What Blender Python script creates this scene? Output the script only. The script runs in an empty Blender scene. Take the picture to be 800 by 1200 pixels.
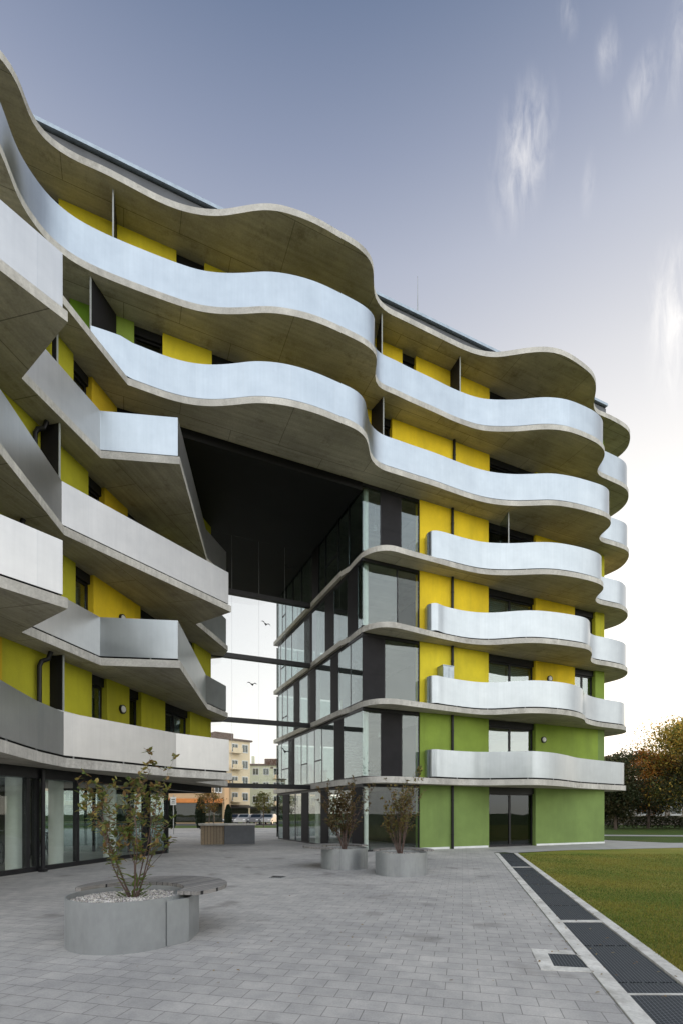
import bpy, bmesh, math, random
from mathutils import Vector, Matrix, noise
random.seed(7)
R = math.radians
scene = bpy.context.scene
COL = scene.collection
# ---------------------------------------------------------------- camera model used to read plan positions off known height planes
F, HY, EYE, CX = 575.0, 953.0, 1.55, 400.0
def pl(x, y, z):
    Y = F*(z-EYE)/(HY-y); return ((x-CX)*Y/F, Y)
# building axes
C0 = Vector((0.85, 19.68)); U = Vector((.914, .405)).normalized(); V = Vector((-.421, .907)).normalized()
P0 = Vector((-7.8, 13.9)); W = Vector((.2125, .977)).normalized(); NW = Vector((W.y, -W.x))   # left wing wall, outward normal
def on_line(x, O, D):
    t = (x-CX)/F
    return (t*O.y-O.x)/(D.x-t*D.y)
def su(x): return on_line(x, C0, U)
def tv(x): return on_line(x, C0, V)
def rw(x): return on_line(x, P0, W)
ZB = {0: -0.2, 1: 2.75, 2: 5.83, 3: 8.83, 4: 11.83, 5: 14.83, 6: 17.83, 7: 20.83}
ZT = {0: 0.0, 1: 3.0, 2: 6.05, 3: 9.05, 4: 12.05, 5: 15.05, 6: 18.05, 7: 21.05}

# ---------------------------------------------------------------- materials
def lin(c): return tuple(((v/255)/12.92 if v/255 <= .04045 else ((v/255+.055)/1.055)**2.4) for v in c)
def newmat(name):
    m = bpy.data.materials.new(name); m.use_nodes = True
    nt = m.node_tree; nt.nodes.clear()
    out = nt.nodes.new('ShaderNodeOutputMaterial')
    return m, nt, out
def N(nt, t, **k):
    n = nt.nodes.new(t)
    for a, b in k.items():
        if a.startswith('i_'): n.inputs[a[2:].replace('_', ' ')].default_value = b
        else: setattr(n, a, b)
    return n
def ramp(nt, stops):
    r = N(nt, 'ShaderNodeValToRGB'); e = r.color_ramp.elements
    e[0].position, e[0].color = stops[0][0], (*stops[0][1], 1); e[1].position, e[1].color = stops[-1][0], (*stops[-1][1], 1)
    for p, c in stops[1:-1]:
        q = e.new(p); q.color = (*c, 1)
    return r
def coords(nt, scale=(1,1,1), rot=0, kind='Object'):
    tc = N(nt, 'ShaderNodeTexCoord'); mp = N(nt, 'ShaderNodeMapping')
    mp.inputs['Scale'].default_value = scale; mp.inputs['Rotation'].default_value = (0, 0, rot)
    nt.links.new(tc.outputs[kind], mp.inputs[0]); return mp.outputs[0]
def mix(nt, a, b, fac, mode='MIX'):
    m = N(nt, 'ShaderNodeMix', data_type='RGBA', blend_type=mode)
    for s, v in (('Factor', fac), ('A', a), ('B', b)):
        sock = [i for i in m.inputs if i.name == s and (i.type == ('VALUE' if s == 'Factor' else 'RGBA'))][0]
        if hasattr(v, 'links'): nt.links.new(v, sock)
        else: sock.default_value = v if s == 'Factor' else (*v, 1)
    return [o for o in m.outputs if o.type == 'RGBA'][0]
def rough(name, base, var=.12, scale=3.0, rgh=.8, bump=.15, metal=0.0, spec=.4, stretch=(1,1,1), stain=None, fine=40):
    m, nt, out = newmat(name)
    co = coords(nt, stretch)
    n1 = N(nt, 'ShaderNodeTexNoise', i_Scale=scale, i_Detail=6.0, i_Roughness=.6)
    n2 = N(nt, 'ShaderNodeTexNoise', i_Scale=float(fine), i_Detail=4.0)
    nt.links.new(co, n1.inputs['Vector']); nt.links.new(co, n2.inputs['Vector'])
    lo = tuple(v*(1-var*1.6) for v in base); hi = tuple(min(1, v*(1+var*1.4)) for v in base)
    r = ramp(nt, [(.3, lo), (.7, hi)]); nt.links.new(n1.outputs['Fac'], r.inputs[0])
    r2 = ramp(nt, [(.3, (1-var,)*3), (.7, (1+var*.3,)*3)]); nt.links.new(n2.outputs['Fac'], r2.inputs[0])
    c = mix(nt, r.outputs[0], r2.outputs[0], 1.0, 'MULTIPLY')
    if stain:
        n3 = N(nt, 'ShaderNodeTexNoise', i_Scale=stain[0], i_Detail=5.0, i_Roughness=.7); nt.links.new(coords(nt, stain[2]), n3.inputs['Vector'])
        r3 = ramp(nt, [(.45, (0,0,0)), (.7, (1,1,1))]); nt.links.new(n3.outputs['Fac'], r3.inputs[0])
        mul = N(nt, 'ShaderNodeMath', operation='MULTIPLY'); mul.inputs[1].default_value = .5; nt.links.new(r3.outputs[0], mul.inputs[0])
        c = mix(nt, c, stain[1], mul.outputs[0])
    p = N(nt, 'ShaderNodeBsdfPrincipled'); p.inputs['Roughness'].default_value = rgh; p.inputs['Metallic'].default_value = metal
    p.inputs['Specular IOR Level'].default_value = spec
    nt.links.new(c, p.inputs['Base Color'])
    if bump:
        b = N(nt, 'ShaderNodeBump', i_Strength=bump, i_Distance=.02); nt.links.new(n2.outputs['Fac'], b.inputs['Height']); nt.links.new(b.outputs[0], p.inputs['Normal'])
    nt.links.new(p.outputs[0], out.inputs[0]); return m
def concrete(name, base, ang, boards=True, stain=(.10,.08,.055)):
    # board-marked concrete, shuttering joints every 1.9 x 3.4 m
    m, nt, out = newmat(name)
    co = coords(nt, (1,1,1), -ang)
    br = N(nt, 'ShaderNodeTexBrick', i_Scale=1.0); br.offset = .5
    for k, v in (('Mortar Size', .012), ('Mortar Smooth', .3), ('Brick Width', 3.4), ('Row Height', 1.9)): br.inputs[k].default_value = v
    br.inputs['Color1'].default_value = (.86,.86,.86,1); br.inputs['Color2'].default_value = (1.06,1.06,1.06,1); br.inputs['Mortar'].default_value = (.38,.38,.38,1)
    nt.links.new(co, br.inputs['Vector'])
    mp = N(nt, 'ShaderNodeMapping'); mp.inputs['Scale'].default_value = (.5, 9, 1); nt.links.new(co, mp.inputs[0])
    st = N(nt, 'ShaderNodeTexNoise', i_Scale=1.0, i_Detail=4.0); nt.links.new(mp.outputs[0], st.inputs['Vector'])
    bl = N(nt, 'ShaderNodeTexNoise', i_Scale=.55, i_Detail=8.0, i_Roughness=.65); nt.links.new(co, bl.inputs['Vector'])
    fi = N(nt, 'ShaderNodeTexNoise', i_Scale=18.0, i_Detail=5.0, i_Roughness=.7); nt.links.new(co, fi.inputs['Vector'])
    r = ramp(nt, [(.3, tuple(v*.72 for v in base)), (.72, tuple(v*1.25 for v in base))]); nt.links.new(bl.outputs['Fac'], r.inputs[0])
    c = mix(nt, r.outputs[0], br.outputs['Color'], .9 if boards else 0.0, 'MULTIPLY')
    r2 = ramp(nt, [(.3, (.8,.8,.8)), (.7, (1.12,1.12,1.12))]); nt.links.new(st.outputs['Fac'], r2.inputs[0])
    c = mix(nt, c, r2.outputs[0], .8, 'MULTIPLY')
    r3 = ramp(nt, [(.3, (.78,.78,.78)), (.65, (1.1,1.1,1.1))]); nt.links.new(fi.outputs['Fac'], r3.inputs[0])
    c = mix(nt, c, r3.outputs[0], .7, 'MULTIPLY')
    s3 = N(nt, 'ShaderNodeTexNoise', i_Scale=1.6, i_Detail=6.0, i_Roughness=.75); nt.links.new(co, s3.inputs['Vector'])
    r4 = ramp(nt, [(.55, (0,0,0)), (.75, (.6,.6,.6))]); nt.links.new(s3.outputs['Fac'], r4.inputs[0])
    c = mix(nt, c, stain, r4.outputs[0])
    p = N(nt, 'ShaderNodeBsdfPrincipled'); p.inputs['Roughness'].default_value = .8; p.inputs['Specular IOR Level'].default_value = .3
    nt.links.new(c, p.inputs['Base Color'])
    b = N(nt, 'ShaderNodeBump', i_Strength=.25, i_Distance=.01); nt.links.new(fi.outputs['Fac'], b.inputs['Height']); nt.links.new(b.outputs[0], p.inputs['Normal'])
    nt.links.new(p.outputs[0], out.inputs[0]); return m
def rail_mat(name, base, holes=.1, rgh=.36, metal=.85):
    # fine perforated, brushed sheet: UV u runs along the railing in metres
    m, nt, out = newmat(name)
    uv = coords(nt, (1,1,1), 0, 'UV')
    sx = N(nt, 'ShaderNodeSeparateXYZ'); nt.links.new(uv, sx.inputs[0])
    mo = N(nt, 'ShaderNodeMath', operation='MODULO'); mo.inputs[1].default_value = 1.55; nt.links.new(sx.outputs[0], mo.inputs[0])
    lt = N(nt, 'ShaderNodeMath', operation='LESS_THAN'); lt.inputs[1].default_value = .014; nt.links.new(mo.outputs[0], lt.inputs[0])
    dv = N(nt, 'ShaderNodeMath', operation='DIVIDE'); dv.inputs[1].default_value = 1.55; nt.links.new(sx.outputs[0], dv.inputs[0])
    fl = N(nt, 'ShaderNodeMath', operation='FLOOR'); nt.links.new(dv.outputs[0], fl.inputs[0])
    wn = N(nt, 'ShaderNodeTexWhiteNoise', noise_dimensions='1D'); nt.links.new(fl.outputs[0], wn.inputs['W'])
    mp = N(nt, 'ShaderNodeMapping'); mp.inputs['Scale'].default_value = (14, .6, 1); nt.links.new(uv, mp.inputs[0])
    n1 = N(nt, 'ShaderNodeTexNoise', i_Scale=1.0, i_Detail=4.0); nt.links.new(mp.outputs[0], n1.inputs['Vector'])
    n2 = N(nt, 'ShaderNodeTexNoise', i_Scale=1.3, i_Detail=5.0, i_Roughness=.6); nt.links.new(uv, n2.inputs['Vector'])
    r1 = ramp(nt, [(.3, (.965,.965,.965)), (.7, (1.02,1.02,1.02))]); nt.links.new(n1.outputs['Fac'], r1.inputs[0])
    r2 = ramp(nt, [(.3, (.90,.905,.915)), (.7, (1.05,1.05,1.05))]); nt.links.new(n2.outputs['Fac'], r2.inputs[0])
    r3 = ramp(nt, [(0, (.95,.955,.96)), (1, (1.02,1.02,1.02))]); nt.links.new(wn.outputs['Value'], r3.inputs[0])
    c = mix(nt, base, r1.outputs[0], 1.0, 'MULTIPLY'); c = mix(nt, c, r2.outputs[0], 1.0, 'MULTIPLY'); c = mix(nt, c, r3.outputs[0], 1.0, 'MULTIPLY')
    fs = N(nt, 'ShaderNodeMath', operation='MULTIPLY'); fs.inputs[1].default_value = .4; nt.links.new(lt.outputs[0], fs.inputs[0])
    c = mix(nt, c, (.45,.47,.48), fs.outputs[0])
    p = N(nt, 'ShaderNodeBsdfPrincipled'); p.inputs['Metallic'].default_value = metal
    nt.links.new(c, p.inputs['Base Color'])
    rr = N(nt, 'ShaderNodeMapRange'); rr.inputs['To Min'].default_value = rgh-.02; rr.inputs['To Max'].default_value = rgh+.04; nt.links.new(n2.outputs['Fac'], rr.inputs['Value'])
    nt.links.new(rr.outputs[0], p.inputs['Roughness'])
    tr = N(nt, 'ShaderNodeBsdfTransparent'); ms = N(nt, 'ShaderNodeMixShader'); ms.inputs[0].default_value = holes
    nt.links.new(p.outputs[0], ms.inputs[1]); nt.links.new(tr.outputs[0], ms.inputs[2]); nt.links.new(ms.outputs[0], out.inputs[0])
    return m
def glass(name, tint=(.6,.66,.66), refl=.12, wave=.004, ior=1.7):
    m, nt, out = newmat(name)
    ge = N(nt, 'ShaderNodeNewGeometry'); dt = N(nt, 'ShaderNodeVectorMath', operation='DOT_PRODUCT'); nt.links.new(ge.outputs['Incoming'], dt.inputs[0]); nt.links.new(ge.outputs['Normal'], dt.inputs[1])
    ab = N(nt, 'ShaderNodeMath', operation='ABSOLUTE'); nt.links.new(dt.outputs['Value'], ab.inputs[0])
    om = N(nt, 'ShaderNodeMath', operation='SUBTRACT', use_clamp=True); om.inputs[0].default_value = 1.0; nt.links.new(ab.outputs[0], om.inputs[1])
    p5 = N(nt, 'ShaderNodeMath', operation='POWER'); p5.inputs[1].default_value = 4.0; nt.links.new(om.outputs[0], p5.inputs[0])
    ad = N(nt, 'ShaderNodeMath', operation='MULTIPLY_ADD', use_clamp=True); ad.inputs[1].default_value = .9-refl; ad.inputs[2].default_value = refl; nt.links.new(p5.outputs[0], ad.inputs[0])
    g = N(nt, 'ShaderNodeBsdfGlossy'); g.inputs['Roughness'].default_value = .0; g.inputs['Color'].default_value = (.92,.97,.98,1)
    t = N(nt, 'ShaderNodeBsdfTransparent'); t.inputs['Color'].default_value = (*tint, 1)
    n = N(nt, 'ShaderNodeTexNoise', i_Scale=.9, i_Detail=1.0); nt.links.new(coords(nt), n.inputs['Vector'])
    b = N(nt, 'ShaderNodeBump', i_Strength=.6, i_Distance=wave); nt.links.new(n.outputs['Fac'], b.inputs['Height']); nt.links.new(b.outputs[0], g.inputs['Normal'])
    ms = N(nt, 'ShaderNodeMixShader'); nt.links.new(ad.outputs[0], ms.inputs[0]); nt.links.new(t.outputs[0], ms.inputs[1]); nt.links.new(g.outputs[0], ms.inputs[2])
    nt.links.new(ms.outputs[0], out.inputs[0]); return m
def leafmat(name, var=.25, trans=.35):
    m, nt, out = newmat(name)
    a = N(nt, 'ShaderNodeAttribute', attribute_name='tint')
    d = N(nt, 'ShaderNodeBsdfPrincipled'); d.inputs['Roughness'].default_value = .55; d.inputs['Specular IOR Level'].default_value = .3
    t = N(nt, 'ShaderNodeBsdfTranslucent'); ms = N(nt, 'ShaderNodeMixShader'); ms.inputs[0].default_value = trans
    nt.links.new(a.outputs['Color'], d.inputs['Base Color']); nt.links.new(a.outputs['Color'], t.inputs['Color'])
    nt.links.new(d.outputs[0], ms.inputs[1]); nt.links.new(t.outputs[0], ms.inputs[2]); nt.links.new(ms.outputs[0], out.inputs[0]); return m
AW = math.atan2(.2385, .971)          # drain / paving direction, measured from +Y
M = {}
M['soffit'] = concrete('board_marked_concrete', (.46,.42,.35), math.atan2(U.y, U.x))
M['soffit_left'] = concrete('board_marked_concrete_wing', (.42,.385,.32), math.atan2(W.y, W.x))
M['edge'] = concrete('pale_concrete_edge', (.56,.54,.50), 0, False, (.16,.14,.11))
M['rail'] = rail_mat('perforated_brushed_steel', (.435,.475,.50), .0, .29, .92)
M['rail_white'] = rail_mat('satin_light_sheet', (.56,.56,.555), .06, .33, .82)
M['darkmetal'] = rough('anthracite_metal', (.018,.018,.02), .15, 4, .4, .05, .3)
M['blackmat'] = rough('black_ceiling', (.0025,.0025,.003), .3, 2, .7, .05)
M['greypanel'] = rough('dark_grey_panel', (.014,.013,.015), .15, 2, .6, .02, spec=.2)
M['parapet'] = rough('grey_parapet_cladding', (.10,.105,.115), .12, 2, .5, .05)
M['cap'] = rough('zinc_cap', (.35,.4,.44), .1, 6, .35, .03, .7)
M['post'] = rough('white_post', (.36,.38,.38), .06, 5, .5, .03)
M['glass'] = glass('clear_glazing', (.66,.74,.72), .22)
M['glassfront'] = glass('corner_glazing', (.78,.84,.83), .085)
M['glassshop'] = glass('shop_glazing', (.9,.93,.92), .035, .002)
M['glassdark'] = glass('tinted_glazing', (.45,.49,.49), .05)
M['glassscreen'] = glass('screen_glass', (.97,.98,.975), .015, .001)
M['column'] = rough('pale_column_paint', (.78,.8,.74), .05, 3, .6, .04)
M['galv'] = rough('galvanised_steel', (.35,.365,.37), .08, 3, .4, .04, .6, stretch=(1,1,.5), fine=14, stain=(1.6, (.33,.35,.35), (1,1,.3)))
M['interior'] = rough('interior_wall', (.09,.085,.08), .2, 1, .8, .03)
M['interior_floor'] = rough('interior_floor', (.35,.34,.32), .15, 2, .5, .03)
M['bark'] = rough('bark', (.10,.075,.06), .25, 8, .85, .5, stretch=(1,1,.3))
M['twig'] = rough('reddish_twig', (.13,.085,.07), .25, 12, .8, .3)
M['leaf'] = leafmat('leaf', .2, .35)
M['rubber'] = rough('tyre_rubber', (.02,.02,.02), .1, 10, .7, .1)
M['white'] = rough('white_paint', (.72,.73,.72), .05, 3, .55, .03)
def plaster(name, rgb, dirt=(.25,.22,.1)):
    return rough(name, rgb, .085, .8, .88, .3, fine=55, stain=(.9, tuple(v*.6+.01 for v in rgb), (1,1,.18)))
PAL = {
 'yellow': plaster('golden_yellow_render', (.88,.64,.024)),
 'lemon': plaster('lemon_yellow_render', (.80,.66,.035)),
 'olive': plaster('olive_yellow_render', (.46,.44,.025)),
 'ochre': plaster('ochre_yellow_render', (.60,.42,.015)),
 'lime': plaster('lime_green_render', (.25,.35,.055)),
 'green': plaster('leaf_green_render', (.19,.275,.08)),
 'brightgreen': plaster('bright_green_render', (.2,.38,.03)),
}
# wood of the seats: boards across
def wood(name, base, ang=0, w=.09):
    m, nt, out = newmat(name)
    co = coords(nt, (1,1,1), ang)
    sx = N(nt, 'ShaderNodeSeparateXYZ'); nt.links.new(co, sx.inputs[0])
    dv = N(nt, 'ShaderNodeMath', operation='DIVIDE'); dv.inputs[1].default_value = w; nt.links.new(sx.outputs[0], dv.inputs[0])
    fl = N(nt, 'ShaderNodeMath', operation='FLOOR'); nt.links.new(dv.outputs[0], fl.inputs[0])
    wn = N(nt, 'ShaderNodeTexWhiteNoise', noise_dimensions='1D'); nt.links.new(fl.outputs[0], wn.inputs['W'])
    fc = N(nt, 'ShaderNodeMath', operation='FRACT'); nt.links.new(dv.outputs[0], fc.inputs[0])
    lt = N(nt, 'ShaderNodeMath', operation='LESS_THAN'); lt.inputs[1].default_value = .08; nt.links.new(fc.outputs[0], lt.inputs[0])
    mp = N(nt, 'ShaderNodeMapping'); mp.inputs['Scale'].default_value = (40, 2, 40); nt.links.new(co, mp.inputs[0])
    n = N(nt, 'ShaderNodeTexNoise', i_Scale=1.0, i_Detail=6.0, i_Roughness=.65); nt.links.new(mp.outputs[0], n.inputs['Vector'])
    r = ramp(nt, [(.3, tuple(v*.55 for v in base)), (.7, tuple(v*1.35 for v in base))]); nt.links.new(n.outputs['Fac'], r.inputs[0])
    r2 = ramp(nt, [(0, (.75,.75,.75)), (1, (1.15,1.12,1.08))]); nt.links.new(wn.outputs['Value'], r2.inputs[0])
    c = mix(nt, r.outputs[0], r2.outputs[0], 1.0, 'MULTIPLY'); c = mix(nt, c, (.01,.01,.01), lt.outputs[0])
    p = N(nt, 'ShaderNodeBsdfPrincipled'); p.inputs['Roughness'].default_value = .75; nt.links.new(c, p.inputs['Base Color'])
    b = N(nt, 'ShaderNodeBump', i_Strength=.4, i_Distance=.005); nt.links.new(n.outputs['Fac'], b.inputs['Height']); nt.links.new(b.outputs[0], p.inputs['Normal'])
    nt.links.new(p.outputs[0], out.inputs[0]); return m
M['wood'] = wood('weathered_grey_boards', (.235,.225,.215), R(25))
M['woodpale'] = wood('pale_weathered_boards', (.33,.26,.18), 0, .14)
# paving
def paving():
    m, nt, out = newmat('concrete_pavers')
    co = coords(nt, (1,1,1), AW)
    ns = N(nt, 'ShaderNodeTexNoise', i_Scale=.6, i_Detail=2.0); nt.links.new(co, ns.inputs['Vector'])
    br = N(nt, 'ShaderNodeTexBrick', i_Scale=1.0); br.offset = .5; br.offset_frequency = 2
    for k, v in (('Mortar Size', .0045), ('Mortar Smooth', .15), ('Brick Width', .30), ('Row Height', .20), ('Bias', 0.0)): br.inputs[k].default_value = v
    br.inputs['Color1'].default_value = (.41,.40,.382,1); br.inputs['Color2'].default_value = (.465,.452,.43,1); br.inputs['Mortar'].default_value = (.25,.24,.23,1)
    nt.links.new(co, br.inputs['Vector'])
    bl = N(nt, 'ShaderNodeTexNoise', i_Scale=.35, i_Detail=8.0, i_Roughness=.62); nt.links.new(co, bl.inputs['Vector'])
    fi = N(nt, 'ShaderNodeTexNoise', i_Scale=60.0, i_Detail=4.0, i_Roughness=.7); nt.links.new(co, fi.inputs['Vector'])
    mid = N(nt, 'ShaderNodeTexNoise', i_Scale=3.5, i_Detail=6.0, i_Roughness=.7); nt.links.new(co, mid.inputs['Vector'])
    r = ramp(nt, [(.3, (.72,.72,.73)), (.7, (1.2,1.18,1.15))]); nt.links.new(bl.outputs['Fac'], r.inputs[0])
    c = mix(nt, br.outputs['Color'], r.outputs[0], 1.0, 'MULTIPLY')
    r2 = ramp(nt, [(.3, (.86,.86,.86)), (.7, (1.1,1.1,1.1))]); nt.links.new(fi.outputs['Fac'], r2.inputs[0]); c = mix(nt, c, r2.outputs[0], 1.0, 'MULTIPLY')
    r3 = ramp(nt, [(.35, (.84,.84,.85)), (.65, (1.07,1.06,1.05))]); nt.links.new(mid.outputs['Fac'], r3.inputs[0]); c = mix(nt, c, r3.outputs[0], 1.0, 'MULTIPLY')
    # a few stains and spills
    sp = N(nt, 'ShaderNodeTexNoise', i_Scale=1.1, i_Detail=3.0); nt.links.new(co, sp.inputs['Vector'])
    r4 = ramp(nt, [(.60, (0,0,0)), (.72, (.45,.45,.45))]); nt.links.new(sp.outputs['Fac'], r4.inputs[0]); c = mix(nt, c, (.09,.08,.07), r4.outputs[0])
    p = N(nt, 'ShaderNodeBsdfPrincipled'); p.inputs['Roughness'].default_value = .72; p.inputs['Specular IOR Level'].default_value = .35
    nt.links.new(c, p.inputs['Base Color'])
    hh = mix(nt, br.outputs['Fac'], fi.outputs['Fac'], .25)
    inv = N(nt, 'ShaderNodeMath', operation='SUBTRACT'); inv.inputs[0].default_value = 1.0; nt.links.new(hh, inv.inputs[1])
    b = N(nt, 'ShaderNodeBump', i_Strength=.5, i_Distance=.006); nt.links.new(inv.outputs[0], b.inputs['Height']); nt.links.new(b.outputs[0], p.inputs['Normal'])
    nt.links.new(p.outputs[0], out.inputs[0]); return m
M['paving'] = paving()
def lawnmat(name, a, b, c_):
    m, nt, out = newmat(name)
    co = coords(nt)
    n1 = N(nt, 'ShaderNodeTexNoise', i_Scale=.45, i_Detail=7.0, i_Roughness=.62); nt.links.new(co, n1.inputs['Vector'])
    mp = N(nt, 'ShaderNodeMapping'); mp.inputs['Scale'].default_value = (1, 1, 1); nt.links.new(co, mp.inputs[0])
    n2 = N(nt, 'ShaderNodeTexNoise', i_Scale=35.0, i_Detail=5.0, i_Roughness=.75); nt.links.new(mp.outputs[0], n2.inputs['Vector'])
    r = ramp(nt, [(.3, a), (.52, b), (.72, c_)]); nt.links.new(n1.outputs['Fac'], r.inputs[0])
    r2 = ramp(nt, [(.3, (.5,.5,.5)), (.7, (1.3,1.3,1.25))]); nt.links.new(n2.outputs['Fac'], r2.inputs[0])
    c = mix(nt, r.outputs[0], r2.outputs[0], 1.0, 'MULTIPLY')
    p = N(nt, 'ShaderNodeBsdfPrincipled'); p.inputs['Roughness'].default_value = .9; p.inputs['Specular IOR Level'].default_value = .15
    nt.links.new(c, p.inputs['Base Color'])
    bb = N(nt, 'ShaderNodeBump', i_Strength=.8, i_Distance=.03); nt.links.new(n2.outputs['Fac'], bb.inputs['Height']); nt.links.new(bb.outputs[0], p.inputs['Normal'])
    nt.links.new(p.outputs[0], out.inputs[0]); return m
M['lawn'] = lawnmat('autumn_lawn', (.12,.19,.025), (.24,.235,.04), (.31,.27,.065))
M['lawnfar'] = lawnmat('shaded_lawn', (.045,.08,.018), (.07,.11,.022), (.12,.12,.03))
M['kerb'] = rough('kerb_concrete', (.64,.62,.57), .12, 2.5, .8, .3, stain=(3, (.2,.18,.15), (1,1,1)))
M['path'] = rough('path_concrete', (.36,.35,.33), .1, 1.5, .8, .2)
M['asphalt'] = rough('asphalt', (.06,.06,.06), .15, 2, .85, .3)
M['earth'] = rough('earth', (.07,.06,.04), .3, .5, .9, .3)
def gratemat():
    m, nt, out = newmat('steel_mesh_grating')
    co = coords(nt, (1,1,1), AW); sx = N(nt, 'ShaderNodeSeparateXYZ'); nt.links.new(co, sx.inputs[0]); fs = []
    for k in (0, 1):
        d = N(nt, 'ShaderNodeMath', operation='DIVIDE'); d.inputs[1].default_value = .033; nt.links.new(sx.outputs[k], d.inputs[0])
        f = N(nt, 'ShaderNodeMath', operation='FRACT'); nt.links.new(d.outputs[0], f.inputs[0])
        l = N(nt, 'ShaderNodeMath', operation='LESS_THAN'); l.inputs[1].default_value = .2; nt.links.new(f.outputs[0], l.inputs[0]); fs.append(l)
    mx = N(nt, 'ShaderNodeMath', operation='MAXIMUM'); nt.links.new(fs[0].outputs[0], mx.inputs[0]); nt.links.new(fs[1].outputs[0], mx.inputs[1])
    c = mix(nt, (.03,.034,.038), (.13,.14,.15), mx.outputs[0])
    p = N(nt, 'ShaderNodeBsdfPrincipled'); p.inputs['Roughness'].default_value = .75; p.inputs['Metallic'].default_value = 0; p.inputs['Specular IOR Level'].default_value = .15; nt.links.new(c, p.inputs['Base Color'])
    b = N(nt, 'ShaderNodeBump', i_Strength=1.0, i_Distance=.02); nt.links.new(mx.outputs[0], b.inputs['Height']); nt.links.new(b.outputs[0], p.inputs['Normal'])
    nt.links.new(p.outputs[0], out.inputs[0]); return m
M['grate'] = gratemat()
def gravelmat():
    m, nt, out = newmat('white_gravel')
    vo = N(nt, 'ShaderNodeTexWhiteNoise', noise_dimensions='3D')
    g = N(nt, 'ShaderNodeObjectInfo')
    a = N(nt, 'ShaderNodeAttribute', attribute_name='tint')
    p = N(nt, 'ShaderNodeBsdfPrincipled'); p.inputs['Roughness'].default_value = .8; nt.links.new(a.outputs['Color'], p.inputs['Base Color'])
    nt.links.new(p.outputs[0], out.inputs[0]); return m
M['gravel'] = gravelmat()

# ---------------------------------------------------------------- mesh helpers
def obj(name, verts, faces, mat, parent=None, smooth=False, uvs=None, tints=None, mats=None, fm=None):
    me = bpy.data.meshes.new(name); me.from_pydata([tuple(v) for v in verts], [], faces)
    for mm in (mats or [mat]): me.materials.append(mm)
    if fm: me.polygons.foreach_set('material_index', fm)
    if smooth is True: me.polygons.foreach_set('use_smooth', [True]*len(me.polygons))
    elif smooth: me.polygons.foreach_set('use_smooth', smooth)
    if uvs:
        l = me.uv_layers.new(name='UVMap'); flat = []
        for lp in me.loops: flat += uvs[lp.vertex_index]
        l.data.foreach_set('uv', flat)
    if tints:
        a = me.color_attributes.new('tint', 'FLOAT_COLOR', 'POINT'); flat = []
        for t in tints: flat += [t[0], t[1], t[2], 1]
        a.data.foreach_set('color', flat)
    me.update()
    o = bpy.data.objects.new(name, me); COL.objects.link(o)
    if parent: o.parent = parent
    return o
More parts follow.
